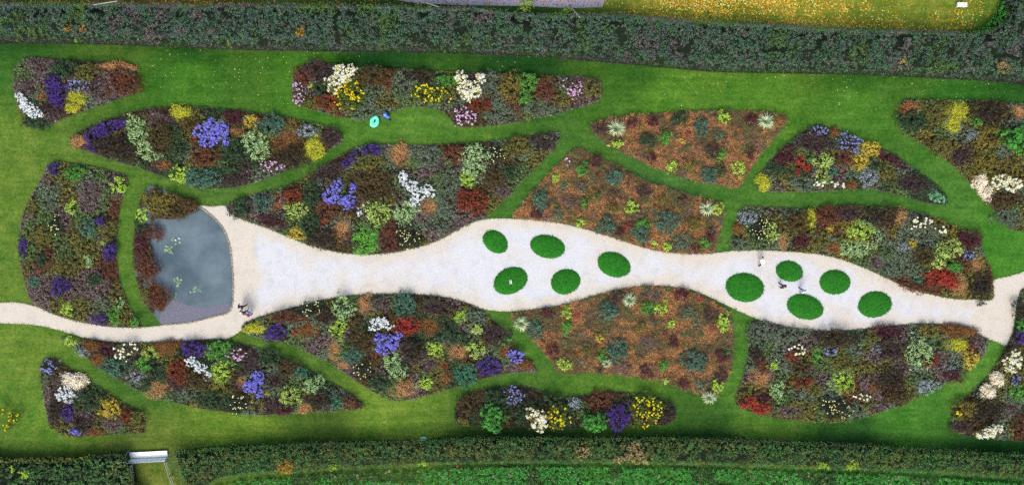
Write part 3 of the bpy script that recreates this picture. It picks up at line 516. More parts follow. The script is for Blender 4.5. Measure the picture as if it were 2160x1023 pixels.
PL = '''
A wa 42 205 9 8; 55 225 15 13; 74 238 18 11 -15; 48 214 9 9
A pa 112 172 15 13; 120 193 21 20; 122 214 15 12
A ch 158 205 22 17; 150 226 15 11
A rb 258 176 29 24
A tn 245 141 36 9
A mv 60 182 24 20
A mv 88 142 30 14
A dg 138 148 28 17
A ol 182 156 22 18
A ba 165 182 20 14
A mv 212 192 28 20
A dg 76 260 28 9
A dm 102 228 22 14
A cp 88 203 11 8
B tn 166 297 17 11
B pa 205 284 25 13 25; 235 267 30 12 18
B pa 192 311 9 9
B db 228 307 26 18
B pg 283 258 15 18; 291 286 17 18; 304 313 17 14; 324 330 18 8
B mv 328 254 24 17
B ob 338 292 24 28
B ch 382 240 22 17
B ob 398 264 22 13
B dg 372 308 26 20
B va 425 277 15 15; 445 265 14 13; 468 272 13 13; 440 298 19 12; 478 300 8 9; 455 285 17 13
B rd 404 296 6 8
B bg 492 250 22 12
B tn 497 279 14 9
B pg 534 295 24 18; 546 318 22 18
B dg 490 328 22 28
B rb 434 330 29 18
B lm 383 368 22 17
B bt 430 374 30 18
B pk 572 352 20 12
B dm 484 380 22 11
B ch 661 312 24 23
B bt 578 265 24 17
B am 604 292 25 28
B sv 645 277 22 12
B dm 699 290 20 14
B db 618 332 26 16
B go 528 255 14 11
B cp 345 347 20 11
B db 262 322 24 14
C cr 727 148 21 12; 716 168 29 11 12; 704 184 10 12
C dm 672 152 30 18
C rb 640 162 18 16
C pk 628 190 11 15; 630 212 11 10
C lm 655 178 7 7
C dg 684 188 20 18
C hl 738 202 27 30
C ob 788 164 34 18
C rs 814 168 15 20
C rs 692 217 26 15
C ol 664 218 18 12
C sg 762 236 34 12
C sg 846 178 26 24
C hl 905 200 34 20
C db 886 162 26 11
C gr 942 172 18 13
C cr 974 166 13 12; 990 190 21 18; 1014 165 10 8; 986 204 16 8
C sg 1036 180 24 24
C rs 1012 222 28 11
C pk 980 246 26 17
C gb 1078 182 22 24
C gr 1115 174 19 18; 1106 204 12 14
C rb 1150 188 21 19
C pk 1191 176 8 10; 1212 190 14 16
C ol 1248 186 15 16
C sg 1138 230 34 12
C ol 1188 210 18 11
C sg 1060 240 34 14
D pa 112 357 11 11
D gr 155 366 20 13
D lm 251 391 16 16
D lm 153 437 12 13
D yd 118 475 14 17
D ol 90 495 11 18
D bt 186 482 14 13
D ol 228 487 15 17
D pa 213 466 12 9
D pa 48 523 8 20
D pa 232 528 11 22
D lm 216 514 7 7
D pg 185 551 10 13
D ol 170 520 10 14
D pa 128 604 19 16
D ol 142 560 18 13
D te 72 595 12 9
D ol 56 565 10 16
D lm 142 652 14 13
D gr 240 665 13 15
D pg 248 640 9 9
D pa 212 675 14 9
D gr 284 678 9 8
D dg 90 548 12 12
D mv 195 400 24 18
D dg 200 590 14 12
D sg 105 430 14 12
E gb 316 418 14 14; 338 424 16 12; 358 416 13 8; 324 438 13 10; 344 442 13 10
E ob 398 436 16 13; 380 452 15 10; 366 448 13 9; 384 430 12 10
E cp 362 435 9 8
E lm 300 455 11 15
E bg 296 512 11 26
E rb 330 492 12 13
E rb 305 545 14 14; 320 565 15 13; 303 574 11 14; 314 586 10 8
E rb 328 610 13 13; 346 624 14 15; 322 630 11 11; 340 642 12 9
E ol 308 622 10 15
E rs 402 430 12 12
E dg 292 480 8 14
E dm 312 478 6 6
E dm 326 478 6 6
E dm 314 492 5 5
E dm 350 456 6 6
E dm 303 494 5 5
F pa 786 317 20 11; 746 335 17 10 30; 729 346 8 6
F tn 843 327 21 22
F ol 780 345 30 17
F pg 1003 328 30 22; 1002 358 24 14
F yd 1046 326 16 18
F sg 905 336 25 22
F rb 958 325 24 17
F va 712 390 11 11; 697 414 16 15; 735 424 17 17; 745 398 8 10
F ob 785 372 34 16
F ob 790 402 42 22
F wa 850 374 10 10; 866 391 14 10; 886 408 17 12; 906 404 12 11; 875 426 10 8
F dm 692 366 34 16 20
F rs 620 412 20 17
F cp 582 430 14 16
F dg 660 410 20 22
F bt 556 430 16 15
F dg 508 440 21 15
F pl 625 444 23 19
F dg 655 470 19 22
F rb 690 440 20 20
F rd 682 466 6 6
F bg 575 466 24 13 -20
F go 627 494 17 13
F db 678 505 26 16
F pl 795 448 28 24
F pg 856 446 28 21
F wa 758 446 5 8
F tn 720 484 18 22
F bv 770 506 31 27
F rb 820 500 17 24
F yd 866 500 27 20
F tn 906 437 18 19
F sg 945 400 24 28
F lm 986 380 18 14
F rs 982 420 18 22; 1008 428 18 24
F ob 1042 374 22 17
F dg 1076 364 12 17
F mv 1058 400 18 16
F sg 922 470 32 18
F mv 962 478 22 8 25
F dm 1146 302 26 14
F ol 1092 312 28 16
G bt 1138 424 16 20
G lm 1172 373 7 11
G pk 1198 341 6 6
G gr 1229 357 11 15
G bg 1256 341 12 12
G bt 1298 374 18 17
G ol 1256 411 14 13
G te 1188 393 6 6
G gr 1233 428 8 8
G bt 1278 478 20 15
G lm 1333 438 15 12
G cs 1324 477 9 9
G bg 1306 490 8 11
G gr 1358 474 12 12
G bt 1352 492 17 16
G bt 1404 467 23 23
G ol 1465 474 14 12
G lm 1224 471 11 8
G sg 1176 456 12 12
G bg 1132 452 14 8
G ro 1490 440 14 14
G lm 1514 440 12 12
G bg 1440 421 10 9
G bg 1498 497 9 14
G sg 1437 513 19 18
G lm 1408 521 10 8
G lm 1382 515 6 6
G gr 1485 514 10 10
G bg 1470 526 11 7
G mv 1200 430 14 14
G dm 1361 402 15 13
G mv 1225 395 13 11
G ol 1395 425 12 10
G ol 1290 440 12 10
H dm 1268 271 18 13
H ro 1300 271 17 17
H lm 1300 304 13 7
H bg 1333 261 14 9
H bg 1373 256 12 11
H dg 1436 250 19 12
H lm 1526 246 14 12
H bt 1480 270 16 17
H gr 1402 290 14 12
H dg 1365 298 15 14
H bg 1375 333 10 10
H bg 1588 322 11 11
H bg 1584 252 14 11
H ro 1615 256 16 16
H gr 1524 325 10 10
H dm 1505 318 14 16
H lm 1418 353 12 11
H bt 1498 370 18 15
H dg 1520 358 11 12
H lm 1558 355 12 14
H cp 1646 254 11 8
H go 1440 298 6 6
H ol 1456 350 12 10
H sg 1515 288 11 10
H cs 1452 285 8 6
I ba 1728 276 20 9
I ba 1790 302 24 19
I am 1762 281 10 9
I bg 1660 330 21 15 35
I rd 1688 338 11 14; 1702 352 10 10; 1682 362 7 9
I go 1836 314 20 15 -25; 1812 342 20 16
I bg 1880 336 30 10 -30
I pl 1736 338 19 16; 1736 374 14 18
I ch 1613 384 14 18
I te 1760 363 9 8
I ct 1758 390 24 8; 1728 388 12 8
I am 1798 390 12 7
I sv 1834 374 19 16
I ol 1870 364 18 18
I dm 1922 384 34 17 -20
I mi 1974 413 19 11 -32
I dm 1715 302 32 18
I sg 1690 386 24 11
I rb 1782 334 14 18
J sv 1580 460 20 14
J am 1560 482 11 9
J cp 1572 500 8 7
J sg 1562 515 17 11
J yd 1606 484 24 24
J ob 1680 468 25 20
J ch 1710 462 13 20
J rb 1748 454 20 16
J db 1862 456 28 17
J dm 1792 450 24 14
J tn 1896 458 18 15
J ct 1938 470 24 13
J ct 1984 484 16 9
J go 1750 484 9 8
J bg 1690 506 22 15
J lm 1814 488 26 20
J pg 1806 524 33 15; 1850 500 10 16
J ol 1730 507 18 15
J am 1760 522 16 12
J mv 1850 552 16 16
J sg 1882 560 22 24
J sv 1908 520 11 9
J go 1926 514 10 10
J pl 2000 526 29 20; 1976 556 18 11
J bg 2046 506 26 16
J ba 2044 540 14 11
J tn 2062 562 13 17
J rd 1986 582 31 16; 2000 598 20 12
J db 2070 606 20 23
J tn 2026 602 17 18
J te 1934 591 9 8
J rb 1925 606 24 8 -20
J pl 1632 488 15 18
J tn 1652 508 11 14
J gr 2014 562 16 12
J ob 1950 545 18 18
K cp 1920 229 23 15
K dg 1930 256 28 19
K ol 1970 242 18 22
K ch 2026 236 26 18; 2012 264 18 16
K db 2090 238 38 20
K tn 2152 238 14 14
K bs 2146 292 25 26
K sv 2055 286 13 10
K gb 2086 292 24 20
K ol 1986 310 22 13 -30
K dm 2030 326 22 18
K gb 2080 342 26 18
K st 2072 384 14 16; 2086 406 14 18
K cr 2112 382 17 13; 2138 390 17 13
K am 2158 388 9 10
K ob 2122 422 30 16
K sg 2132 460 28 16
K gr 2060 255 12 10
L ba 105 773 18 16
L st 152 804 24 18 -20
L wa 140 832 20 15
L go 228 862 24 20 -20
L dg 186 846 25 18
L pa 143 868 14 18
L dm 176 892 28 17
L db 115 866 13 26
L va 160 909 13 6
L am 200 910 22 7
L ol 289 888 15 17
L mv 240 891 20 15
L rs 265 880 13 12
L mv 113 812 16 18
M lm 150 719 14 8
M sv 175 744 12 9
M am 192 730 18 11
M bg 226 738 15 14
M am 208 758 14 13 -30
M ct 266 740 22 16
M bt 246 776 25 16
M bo 302 744 6 6; 318 735 6 6; 328 748 7 7; 310 752 6 6
M gr 300 768 16 16
M sv 288 794 18 11
M sg 283 808 13 9
M dg 330 778 19 18
M am 350 735 24 15
M rs 376 782 20 25
M pa 410 735 26 15
M wa 404 762 12 9; 421 775 14 10; 438 792 8 10
M gr 460 740 24 22
M lm 466 784 24 22
M pk 500 746 18 13
M tn 334 820 21 17
M ob 415 800 22 18
M tn 510 805 11 11
M va 545 796 15 13; 530 814 14 13; 545 826 10 11
M yd 505 850 21 20
M sg 400 830 30 14
M dg 448 842 28 16
M dg 566 756 20 16
M ob 606 776 18 15
M te 636 785 12 11
M dm 580 802 18 15
M pl 610 828 21 14; 614 844 20 7
M pg 660 810 21 17
M tn 640 860 13 11
M bg 604 864 18 8
M db 676 846 20 15
M te 710 848 20 12
M rb 736 845 15 10
M go 562 832 6 5
M dm 752 855 10 6
N ch 536 692 21 11
N pa 582 702 21 17
N am 648 695 22 18
N rd 622 700 6 8
N rb 606 668 26 12
N yd 658 652 26 16
N pg 724 648 22 22
N lm 714 694 17 22
N tn 770 642 17 16
N mv 806 642 20 16
N bt 853 644 20 21
N dm 918 650 30 16
N wa 803 684 23 14
N rd 856 688 28 19
N ob 766 720 24 19
N va 800 714 14 12; 828 720 15 14; 812 736 16 11; 840 708 9 9
N rd 790 750 5 6
N tn 704 738 13 18; 726 765 13 11
N bt 746 750 18 15
N pg 828 762 18 18; 838 785 18 16
N yd 766 780 22 14
N dg 802 806 18 14
N db 870 740 22 21
N am 906 690 18 20
N lm 916 735 18 15
N tn 963 743 23 17
N pl 1002 736 18 17
N mv 902 770 20 16
N rd 937 770 7 9
N am 942 794 10 12
N te 982 790 24 21
N pa 1030 774 22 19
N va 1088 750 15 12
N am 1066 742 16 12; 1106 770 16 9
N tn 850 820 22 18
N lm 896 808 16 12
N dm 1042 706 24 20
N lm 968 668 13 13
N dg 952 702 22 15
N pl 1002 692 13 12
N gr 1069 716 6 6
N db 686 668 18 14
O ro 1328 632 14 14
O ro 1100 682 15 12
O ro 1497 838 14 14
O ro 1280 766 9 8
O bg 1156 660 16 8
O bg 1165 740 13 13
O cs 1218 662 8 8
O lm 1195 660 10 13
O gr 1195 688 10 13
O bt 1283 655 18 20
O dm 1304 630 20 12
O gr 1365 650 14 12
O lm 1396 650 12 12
O sg 1452 660 14 14
O mv 1376 624 21 9
O bg 1438 622 16 11
O cs 1478 630 8 6
O dm 1500 662 14 15
O lm 1525 680 13 17
O bt 1302 738 22 21
O gr 1270 752 10 12
O bt 1467 762 23 21
O bt 1130 696 15 17
O lm 1190 770 14 12
O bg 1362 788 13 11
O bg 1442 810 13 10
O bg 1525 750 15 12
O lm 1513 812 12 14
O dm 1522 795 12 16
O gr 1398 770 12 10
O lm 1405 804 7 6
O mv 1315 776 17 12
O mv 1365 720 18 12
O gr 1535 742 6 6
O sg 1480 810 12 13
O go 1265 712 8 8
O cs 1400 703 9 8
O lm 1415 684 10 8
O bg 1420 722 12 11
O cs 1506 690 9 9
O ol 1348 690 12 10
O ol 1240 740 10 10
P sg 1602 710 20 26
P db 1596 746 12 14
P tn 1606 800 21 18
P rd 1580 850 18 13; 1606 862 16 12
P bg 1612 838 22 12
P sg 1660 704 34 13
P db 1765 714 34 15
P bg 1872 702 26 15
P ct 1680 736 17 14
P lm 1632 770 10 10
P ba 1752 740 13 11
P gr 1724 752 10 12
P dm 1880 736 30 20
P sv 1848 737 9 10
P pg 1938 745 26 32
P am 2020 700 34 12
P ch 2022 728 22 16
P go 2047 758 16 18 30
P mv 2064 722 11 12
P rs 1964 760 14 15
P bg 2014 792 18 13
P sv 1955 815 27 13
P sv 2007 780 9 8
P lm 1780 806 28 22
P ol 1776 766 24 14
P rs 1695 805 22 11
P am 1842 818 14 12
P yd 1760 858 34 20
P ct 1820 836 15 9
P ol 1718 822 18 12
P pg 1640 822 13 24
P mv 1664 866 28 12
P db 1880 800 24 20
P ob 1892 836 24 14
P sg 1804 864 18 12
P mv 1848 862 16 9
P mv 1902 772 20 13
P gb 1960 698 20 10
P rs 1672 752 14 12
P ob 1690 775 16 12
Q ob 980 855 14 17
Q gb 976 888 11 7
Q ba 1086 834 20 15
Q bs 1040 882 26 24
Q dg 1046 838 15 15
Q cr 1133 884 21 21
Q hl 1176 880 21 24
Q dg 1096 874 17 17
Q sv 1212 850 13 11
Q rb 1266 847 24 15
Q bs 1252 890 26 18
Q pa 1305 880 23 26
Q hl 1363 864 31 28
Q db 1408 870 14 15
Q dg 1160 845 18 10
R pa 2150 712 11 14
R gr 2156 688 10 12
R cr 2136 764 17 20
R st 2108 800 13 15 30; 2086 826 14 15 30
R ba 2140 800 13 11
R gr 2146 830 17 16
R gb 2036 860 20 15
R hl 2021 875 9 10
R db 2086 868 28 20
R cr 2070 916 11 8; 2088 910 12 12; 2104 904 9 8
R dm 2030 900 20 10
R mv 2132 862 15 15
R db 2150 655 10 18
R rb 2150 898 12 20
'''
def ellipse_pts(blobs, n, rng):
    A = np.array([b[2] * b[3] for b in blobs]); i = rng.choice(len(blobs), n, p=A / A.sum()); B = np.array(blobs)[i]
    t = rng.uniform(0, 2 * math.pi, n); ph = rng.uniform(0, 6.28, (len(blobs), 3))[i]; k = .16 if len(blobs) == 1 else .09
    r = np.sqrt(rng.random(n)) * (1 + k * np.sin(2 * t + ph[:, 0]) + k * .9 * np.sin(3 * t + ph[:, 1]) + k * .6 * np.sin(5 * t + ph[:, 2]) + rng.normal(0, .07, n))
    x, y = B[:, 2] * r * np.cos(t), B[:, 3] * r * np.sin(t); c, s = np.cos(B[:, 4]), np.sin(B[:, 4])
    return np.stack([B[:, 0] + x * c - y * s, B[:, 1] + x * s + y * c], 1), r, B
def pick(pal, n, rng, gain=1.0):
    p = np.array([lin(c, gain) for c in pal]); p = p * .65 + p.mean(0) * .35; w = np.array([3, 2.5, 2, 1.6, 1.5, 1.5][:len(p)]); return p[rng.choice(len(p), n, p=w / w.sum())]
def clusters(C, Hc, spacing, m, size, cols, rng, up=.55, aspect=.55, zflat=.6):
    """leafy domes: m leaves on each cluster centre C (n,2) with top height Hc"""
    n = len(C); cr = spacing * rng.uniform(.55, .9, n)
    d = unit(rng.normal(size=(n, m, 3)) + np.array([0, 0, .5])); d[..., 2] = np.abs(d[..., 2])
    P = np.empty((n, m, 3)); P[..., :2] = C[:, None] + d[..., :2] * cr[:, None, None] * rng.uniform(.5, 1.05, (n, m, 1))
    P[..., 2] = np.maximum(Hc[:, None] - cr[:, None] * zflat + d[..., 2] * cr[:, None] * zflat, .05)
    Nn = unit(d * (1 - up) + np.array([0, 0, 1.0]) * up + rng.normal(0, .22, (n, m, 3)))
    col = np.repeat(cols[:, None], m, 1) * rng.uniform(.78, 1.22, (n, m, 1)) * (1 + rng.normal(0, .05, (n, m, 3)))
    return leaf_quads(P.reshape(-1, 3), Nn.reshape(-1, 3), size * rng.uniform(.7, 1.35, n * m), aspect, rng), np.clip(col.reshape(-1, 3), 0, .9)
def build_plant(kind, blobs, rng):
    look, short, cat, name, style, pal, fpal, par = K[kind]
    area = sum(math.pi * b[2] * b[3] for b in blobs)
    h = par[0] * rng.uniform(.85, 1.15) * min(1.0, .55 + .45 * min(b[2] for b in blobs) / .7)
    c0 = np.array([np.mean([b[0] for b in blobs]), np.mean([b[1] for b in blobs])])
    root_loc = (c0[0], c0[1], .06)
    bl = [(b[0] - c0[0], b[1] - c0[1], b[2], b[3], b[4]) for b in blobs]
    parts = {}
    if style in ('leaf', 'flower'):
        _, size, sp, m = par[:4]
        n = max(5, int(area / (sp * sp) * (1.3 if kind in ('pg', 'pl', 'lm') else 1.6))); C, r, B = ellipse_pts(bl, n, rng)
        Hc = h * (.45 + .55 * np.sqrt(np.clip(1 - (r * .85) ** 2, 0, 1))) * rng.uniform(.72, 1.08, n)
        q, c = clusters(C, Hc, sp, m, size, pick(pal, n, rng, LEAF_GAIN), rng)
        n2 = max(10, int(area * 40)); C2, r2, _ = ellipse_pts(bl, n2, rng)             # leaves down the sides and inside
        P2 = np.concatenate([C2, (h * rng.uniform(.08, .7, n2))[:, None]], 1); N2 = unit(np.concatenate([C2, np.full((n2, 1), .4)], 1) + rng.normal(0, .3, (n2, 3)))
        q2 = leaf_quads(P2, N2, size * 1.1, .5, rng); c2 = pick(pal, n2, rng, LEAF_GAIN) * rng.uniform(.7, 1.2, (n2, 1))
        parts['foliage'] = (np.concatenate([q, q2]), np.concatenate([c, c2]), M_LEAF)
        if fpal:
            share, bs = par[4], par[5]
            nf = max(3, int(n * 1.15 * share)) if share > .3 else max(4, int(n * share * 1.6))
            Cf, rf, _ = ellipse_pts(bl, nf, rng)
            Hf = h * (.5 + .5 * np.sqrt(np.clip(1 - (rf * .85) ** 2, 0, 1))) * rng.uniform(.85, 1.12, nf) + .08
            mm = 11 if share > .7 else (7 if share > .3 else 5)
            qf, cf = clusters(Cf, Hf, sp * (.75 if share > .7 else .5 if share > .3 else .22), mm, bs, pick(fpal, nf, rng, LEAF_GAIN), rng, up=.75, aspect=.8, zflat=.5)
            parts['blossoms'] = (qf, cf, M_PETAL)
    elif style == 'blade':
        _, L, wid = par
        n = int(area * 170); C, r, B = ellipse_pts([(b[0], b[1], b[2] * .9, b[3] * .9, b[4]) for b in bl], n, rng)
        swirl = vnoise(C + c0, .55, 3) * 2 * math.pi + rng.normal(0, .7, n)
        D = unit(np.stack([np.cos(swirl), np.sin(swirl)], 1) + (C - B[:, :2]) * .8)
        Bz = np.concatenate([C - D * .1, (h * .55 * np.sqrt(np.clip(1 - r * r, 0.05, 1)) * rng.uniform(.5, 1.1, n))[:, None]], 1)
        q = blade_quads(Bz, D, L * rng.uniform(.5, 1.0, n) * .75, .06 * rng.uniform(.6, 1.3, n), rng.uniform(.15, .6, n), rng)
        tint = pick(pal, n, rng, LEAF_GAIN) * (.8 + .4 * vnoise(C + c0, .35, 8))[:, None] * rng.uniform(.75, 1.25, (n, 1))
        parts['foliage'] = (q, np.concatenate([tint, tint]), M_BLADE)
        n3 = int(area * 60); C3, r3, _ = ellipse_pts(bl, n3, rng)
        P3 = np.concatenate([C3, (h * rng.uniform(.1, .45, n3))[:, None]], 1)
        q3 = leaf_quads(P3, unit(rng.normal(0, .4, (n3, 3)) + np.array([0, 0, 1])), .2, .35, rng); c3 = pick(pal, n3, rng, LEAF_GAIN * .7)
        parts['foliage'] = (np.concatenate([q, q3]), np.concatenate([tint, tint, c3]), M_BLADE)
    else:                                                                                 # rosette
        rad = bl[0][2] * .85; n = 110
        a = rng.uniform(0, 2 * math.pi, n); D = np.stack([np.cos(a), np.sin(a)], 1)
        Bz = np.concatenate([D * .05, np.full((n, 1), .15)], 1)
        q = blade_quads(Bz, D, rad * rng.uniform(.75, 1.3, n), .075 * rng.uniform(.7, 1.2, n), rng.uniform(.15, .95, n), rng)
        c = pick(pal, n, rng, LEAF_GAIN) * rng.uniform(.8, 1.15, (n, 1)); parts['foliage'] = (q, np.concatenate([c, c]), M_BLADE)
    return root_loc, parts, h
SPREAD = 'sg ol mv dm dg db ob rb tn am gb bg bt'.split()
plants = []
for ln in PL.strip().splitlines():
    hd, *more = ln.split(';'); t = hd.split(); bed, kind = t[0], t[1]
    raw = [list(map(float, t[2:]))] + [list(map(float, m.split())) for m in more]
    plants.append((bed, kind, [(r + [0.0])[:5] for r in raw]))
# what sets each plant apart from the others of its kind in its bed
ORD = ['first', 'second', 'third', 'fourth', 'fifth', 'sixth', 'seventh', 'eighth', 'ninth', 'tenth', 'eleventh', 'twelfth']
def ctr(p): r = np.array(p[2]); return np.average(r[:, :2], axis=0, weights=r[:, 2] * r[:, 3])
CT = np.array([ctr(p) for p in plants]); labels = [None] * len(plants)
same = {}
for i, p in enumerate(plants): same.setdefault((p[0], p[1]), []).append(i)
for (bed, kind), ids in same.items():
    look = K[kind][0]; base = look + (' at ' if bed == 'E' else ' in ') + BED_NAME[bed]
    if len(ids) == 1: labels[ids[0]] = base; continue
    near = {}
    for i in ids:
        o = [j for j in range(len(plants)) if plants[j][0] == bed and plants[j][1] != kind and len(same[(bed, plants[j][1])]) == 1]
        near[i] = K[plants[min(o, key=lambda j: np.hypot(*(CT[j] - CT[i])))][1]][1] if o else None
    srt = sorted(ids, key=lambda i: CT[i][0])
    for i in ids:
        lab = base + ', beside the ' + near[i] if near[i] and list(near.values()).count(near[i]) == 1 else None
        if lab is None or len(lab.split()) > 16:
            k = srt.index(i)
            w = 'leftmost' if k == 0 else 'rightmost' if k == len(srt) - 1 else ORD[k] + ' from left'
            lab = base + ', ' + w
        labels[i] = lab
for i, (bed, kind, raw) in enumerate(plants):
    rng = np.random.default_rng(1000 + i); hh = K[kind][7][0]
    blobs = []
    for b in raw:
        x, y, _ = W(b[0], b[1], hh * .7); sc = MPP * (1.30 if kind in SPREAD and bed not in SPARSE else 1.12); blobs.append((x, y, b[2] * sc, b[3] * sc, math.radians(b[4])))
    loc, parts, h = build_plant(kind, blobs, rng)
    root = empty(K[kind][3], loc)
    for nm, (q, c, m) in parts.items():
        o = link(nm, quads_mesh(nm, q, c), m, root); o['kind'] = 'stuff'
    tag(root, labels[i], K[kind][2], K[kind][1] + ' planted in the beds')

# ------------------------------------------------------------------ the low filler between the clumps of each bed
FILL = {'A': 'mv ol sg fg mv dm', 'B': 'dg fg sg ob ol dm', 'C': 'ol ob sg rb fg mv', 'D': 'mv ol fg mv sg rb ol', 'F': 'sg ol fg mv sg ob fg dm', 'I': 'sg fg ol mv dg sg', 'J': 'ol sg gb ol rb fg sg',
        'K': 'ol sg gb fg ol', 'L': 'ob dm fg mv ol', 'M': 'dg sg fg dm ob ol', 'N': 'ob sg fg ol mv dg', 'P': 'mv ol rb fg sg ol fg sg', 'Q': 'db dg ob fg', 'R': 'dg ol sg ob'}
TANS = [(166,116,70),(148,100,60),(182,134,86),(124,86,54),(140,108,74)]
blob_by_bed = {}
for bed, kind, raw in plants:
    for b in raw: blob_by_bed.setdefault(bed, []).append((*W(b[0], b[1], .5)[:2], b[2] * MPP, b[3] * MPP))
for bi, (k, poly) in enumerate(BED_W.items()):
    rng = np.random.default_rng(500 + bi); area = poly_area(poly)
    if k in SPARSE:
        n = int(area * 105); P = scatter(poly, n, rng)
        sw = vnoise(P, .7, 21) * 4 * math.pi + rng.normal(0, .5, n); D = np.stack([np.cos(sw), np.sin(sw)], 1)
        z = .10 + .22 * vnoise(P, .5, 22) * rng.uniform(.3, 1, n)
        q = blade_quads(np.concatenate([P, z[:, None]], 1), D, rng.uniform(.2, .45, n), .038 * rng.uniform(.6, 1.2, n), rng.uniform(.1, .45, n), rng)
        g = vnoise(P, 1.4, 23); g2 = vnoise(P, .6, 24); c = pick(TANS, n, rng, LEAF_GAIN) * rng.uniform(.7, 1.3, (n, 1))
        alt = pick([(96,88,56),(88,98,54),(112,86,74),(80,76,48)], n, rng, LEAF_GAIN); c = np.where((g * .7 + g2 * .5 > .62)[:, None], alt, c)
        tag(link('brown_grass', quads_mesh('brown_grass', q, np.concatenate([c, c])), M_BLADE), 'low tan-brown grass filling ' + BED_NAME[k], 'grass', kind='stuff')
        m = int(area * 6.5); P = scatter(poly, m, rng)                                   # tiny seedlings among the grass
        P = P[vnoise(P, 1.7, 25) * .6 + vnoise(P, .6, 26) * .4 > .40]; m = len(P); sd = scatter(poly, int(area / 1.1), rng); kinds = rng.choice(['ol', 'sg', 'fg', 'rb', 'mv', 'fg', 'ol', 'dm'], len(sd))[((P[:, None] - sd[None]) ** 2).sum(2).argmin(1)]; qs, cs = [], []
        for kk in set(kinds):
            s = P[kinds == kk]; qq, cc = clusters(s, rng.uniform(.34, .62, len(s)), .27, 9, .12, pick(K[kk][5], len(s), rng, LEAF_GAIN), rng); qs.append(qq); cs.append(cc)
        tag(link('seedling_cover', quads_mesh('seedling_cover', np.concatenate(qs), np.concatenate(cs)), M_LEAF), 'tiny mixed green and mauve sprigs across ' + BED_NAME[k], 'ground cover', kind='stuff')
        continue
    kinds = FILL[k].split(); ns = max(6, int(area / 2.6)); seeds = scatter(poly, ns, rng); sk = rng.integers(0, len(kinds), ns)
    n = int(area * 31); P = scatter(poly, n, rng)
    hit = np.zeros(n, bool)
    for x, y, a, b in blob_by_bed[k]: hit |= ((P[:, 0] - x) / a) ** 2 + ((P[:, 1] - y) / b) ** 2 < .55
    P = P[~hit]; n = len(P)
    Pj = P + rng.normal(0, .22, P.shape); owner = sk[((Pj[:, None] - seeds[None]) ** 2).sum(2).argmin(1)]
    cols = np.zeros((n, 3))
    for j, kk in enumerate(kinds):
        s = owner == j; cols[s] = pick(K[kk][5], s.sum(), rng, LEAF_GAIN * 1.28)
    e = edge_dist(P, poly); H = (.22 + .32 * np.clip(e / 1.0, 0, 1)) * rng.uniform(.6, 1.25, n)
    q, c = clusters(P, H, .23, 8, .112, cols, rng)
    tag(link('ground_cover', quads_mesh('ground_cover', q, c), M_LEAF), 'low mixed planting between the clumps of ' + BED_NAME[k], 'ground cover', kind='stuff')
# pond margin reeds
rng = np.random.default_rng(77)
MARG = smooth(Wxy([(318,394),(350,404),(385,417),(408,432),(400,450),(372,462),(345,462),(322,468),(318,500),(322,540),(320,590),(332,606),(352,620),(350,640),(342,668),(336,678),(322,660),(306,635),(293,600),(285,565),(284,530),(288,480),(294,440),(304,412)]), 3)
n = 2400; P = scatter(MARG, n, rng); P = P[vnoise(P, 1.1, 31) > .34]; n = len(P)
q, c = clusters(P, rng.uniform(.15, .5, n), .2, 8, .12, pick([(92,66,42),(84,88,40),(60,48,42),(120,104,44)], n, rng), rng)
tag(link('water_margin_plants', quads_mesh('water_margin_plants', q, c), M_LEAF), 'low russet and olive growth in the shallows along the pond', 'ground cover', kind='stuff')

# water lilies: every pad a part
M_PAD = [plain('lily_pad', (112,146,100), .5, .15, 3), plain('lily_pad_pale', (148,162,116), .5, .15, 3), plain('lily_pad_blue', (98,146,130), .5, .15, 3)]
pad_me = []
for mm in M_PAD:
    bm = bmesh.new(); c = bm.verts.new((0, 0, 0)); ring = [bm.verts.new((math.cos(t), math.sin(t), .04)) for t in np.linspace(.25, 2 * math.pi - .25, 12)]
    for a, b in zip(ring, ring[1:]): bm.faces.new((c, a, b))
    me = bpy.data.meshes.new('pad'); bm.to_mesh(me); bm.free(); me.materials.append(mm); pad_me.append(me)
def petals_mesh(rgb):
    bm = bmesh.new()
    for ring, (nn, r, z) in enumerate([(8, .11, .05), (6, .07, .09)]):
        for k in range(nn):
            t = 2 * math.pi * (k + ring * .5) / nn; d = Vector((math.cos(t), math.sin(t), 0)); s = Vector((-d.y, d.x, 0))
            bm.faces.new([bm.verts.new(p) for p in (d * .01, d * r * .6 + s * .03 + Vector((0, 0, z * .5)), d * r + Vector((0, 0, z)), d * r * .6 - s * .03 + Vector((0, 0, z * .5)))])
    me = bpy.data.meshes.new('flower'); bm.to_mesh(me); bm.free(); me.materials.append(plain('lily_flower', rgb, .6, .05)); return me
lily_f = petals_mesh((240, 226, 228))
for (x, y, rx, ry, npad, nf, lab) in [(358,527,11,9,16,0,'round raft of pale green lily pads in the upper pond'),(373,509,13,9,8,2,'loose string of lily pads with pinkish flowers in the upper pond'),
        (375,594,9,11,11,0,'small upright raft of lily pads in the lower pond, nearest the reeds'),(411,612,13,9,13,0,'pale raft of lily pads alone in the lower pond'),(369,620,3,9,4,0,'thin trail of four tiny lily pads in the lower pond')]:
    root = empty('water_lily', W(x, y, .03)); tag(root, lab, 'water lily', 'water lilies in the pond')
    for k in range(npad):
        t, r = R.uniform(0, 2 * math.pi), math.sqrt(R.random()); s = R.uniform(.08, .15) * (1 if npad > 4 else .75)
        o = link('pad', pad_me[int(R.integers(3))], None, root, (rx * MPP * r * math.cos(t), ry * MPP * r * math.sin(t), .012 + .004 * k)); o.scale = (s, s, s); o.rotation_euler = (0, 0, R.uniform(0, 6.28))
    for k in range(nf):
        link('flower', lily_f, None, root, (-.1 + .35 * k, .1 + .2 * k, .05))

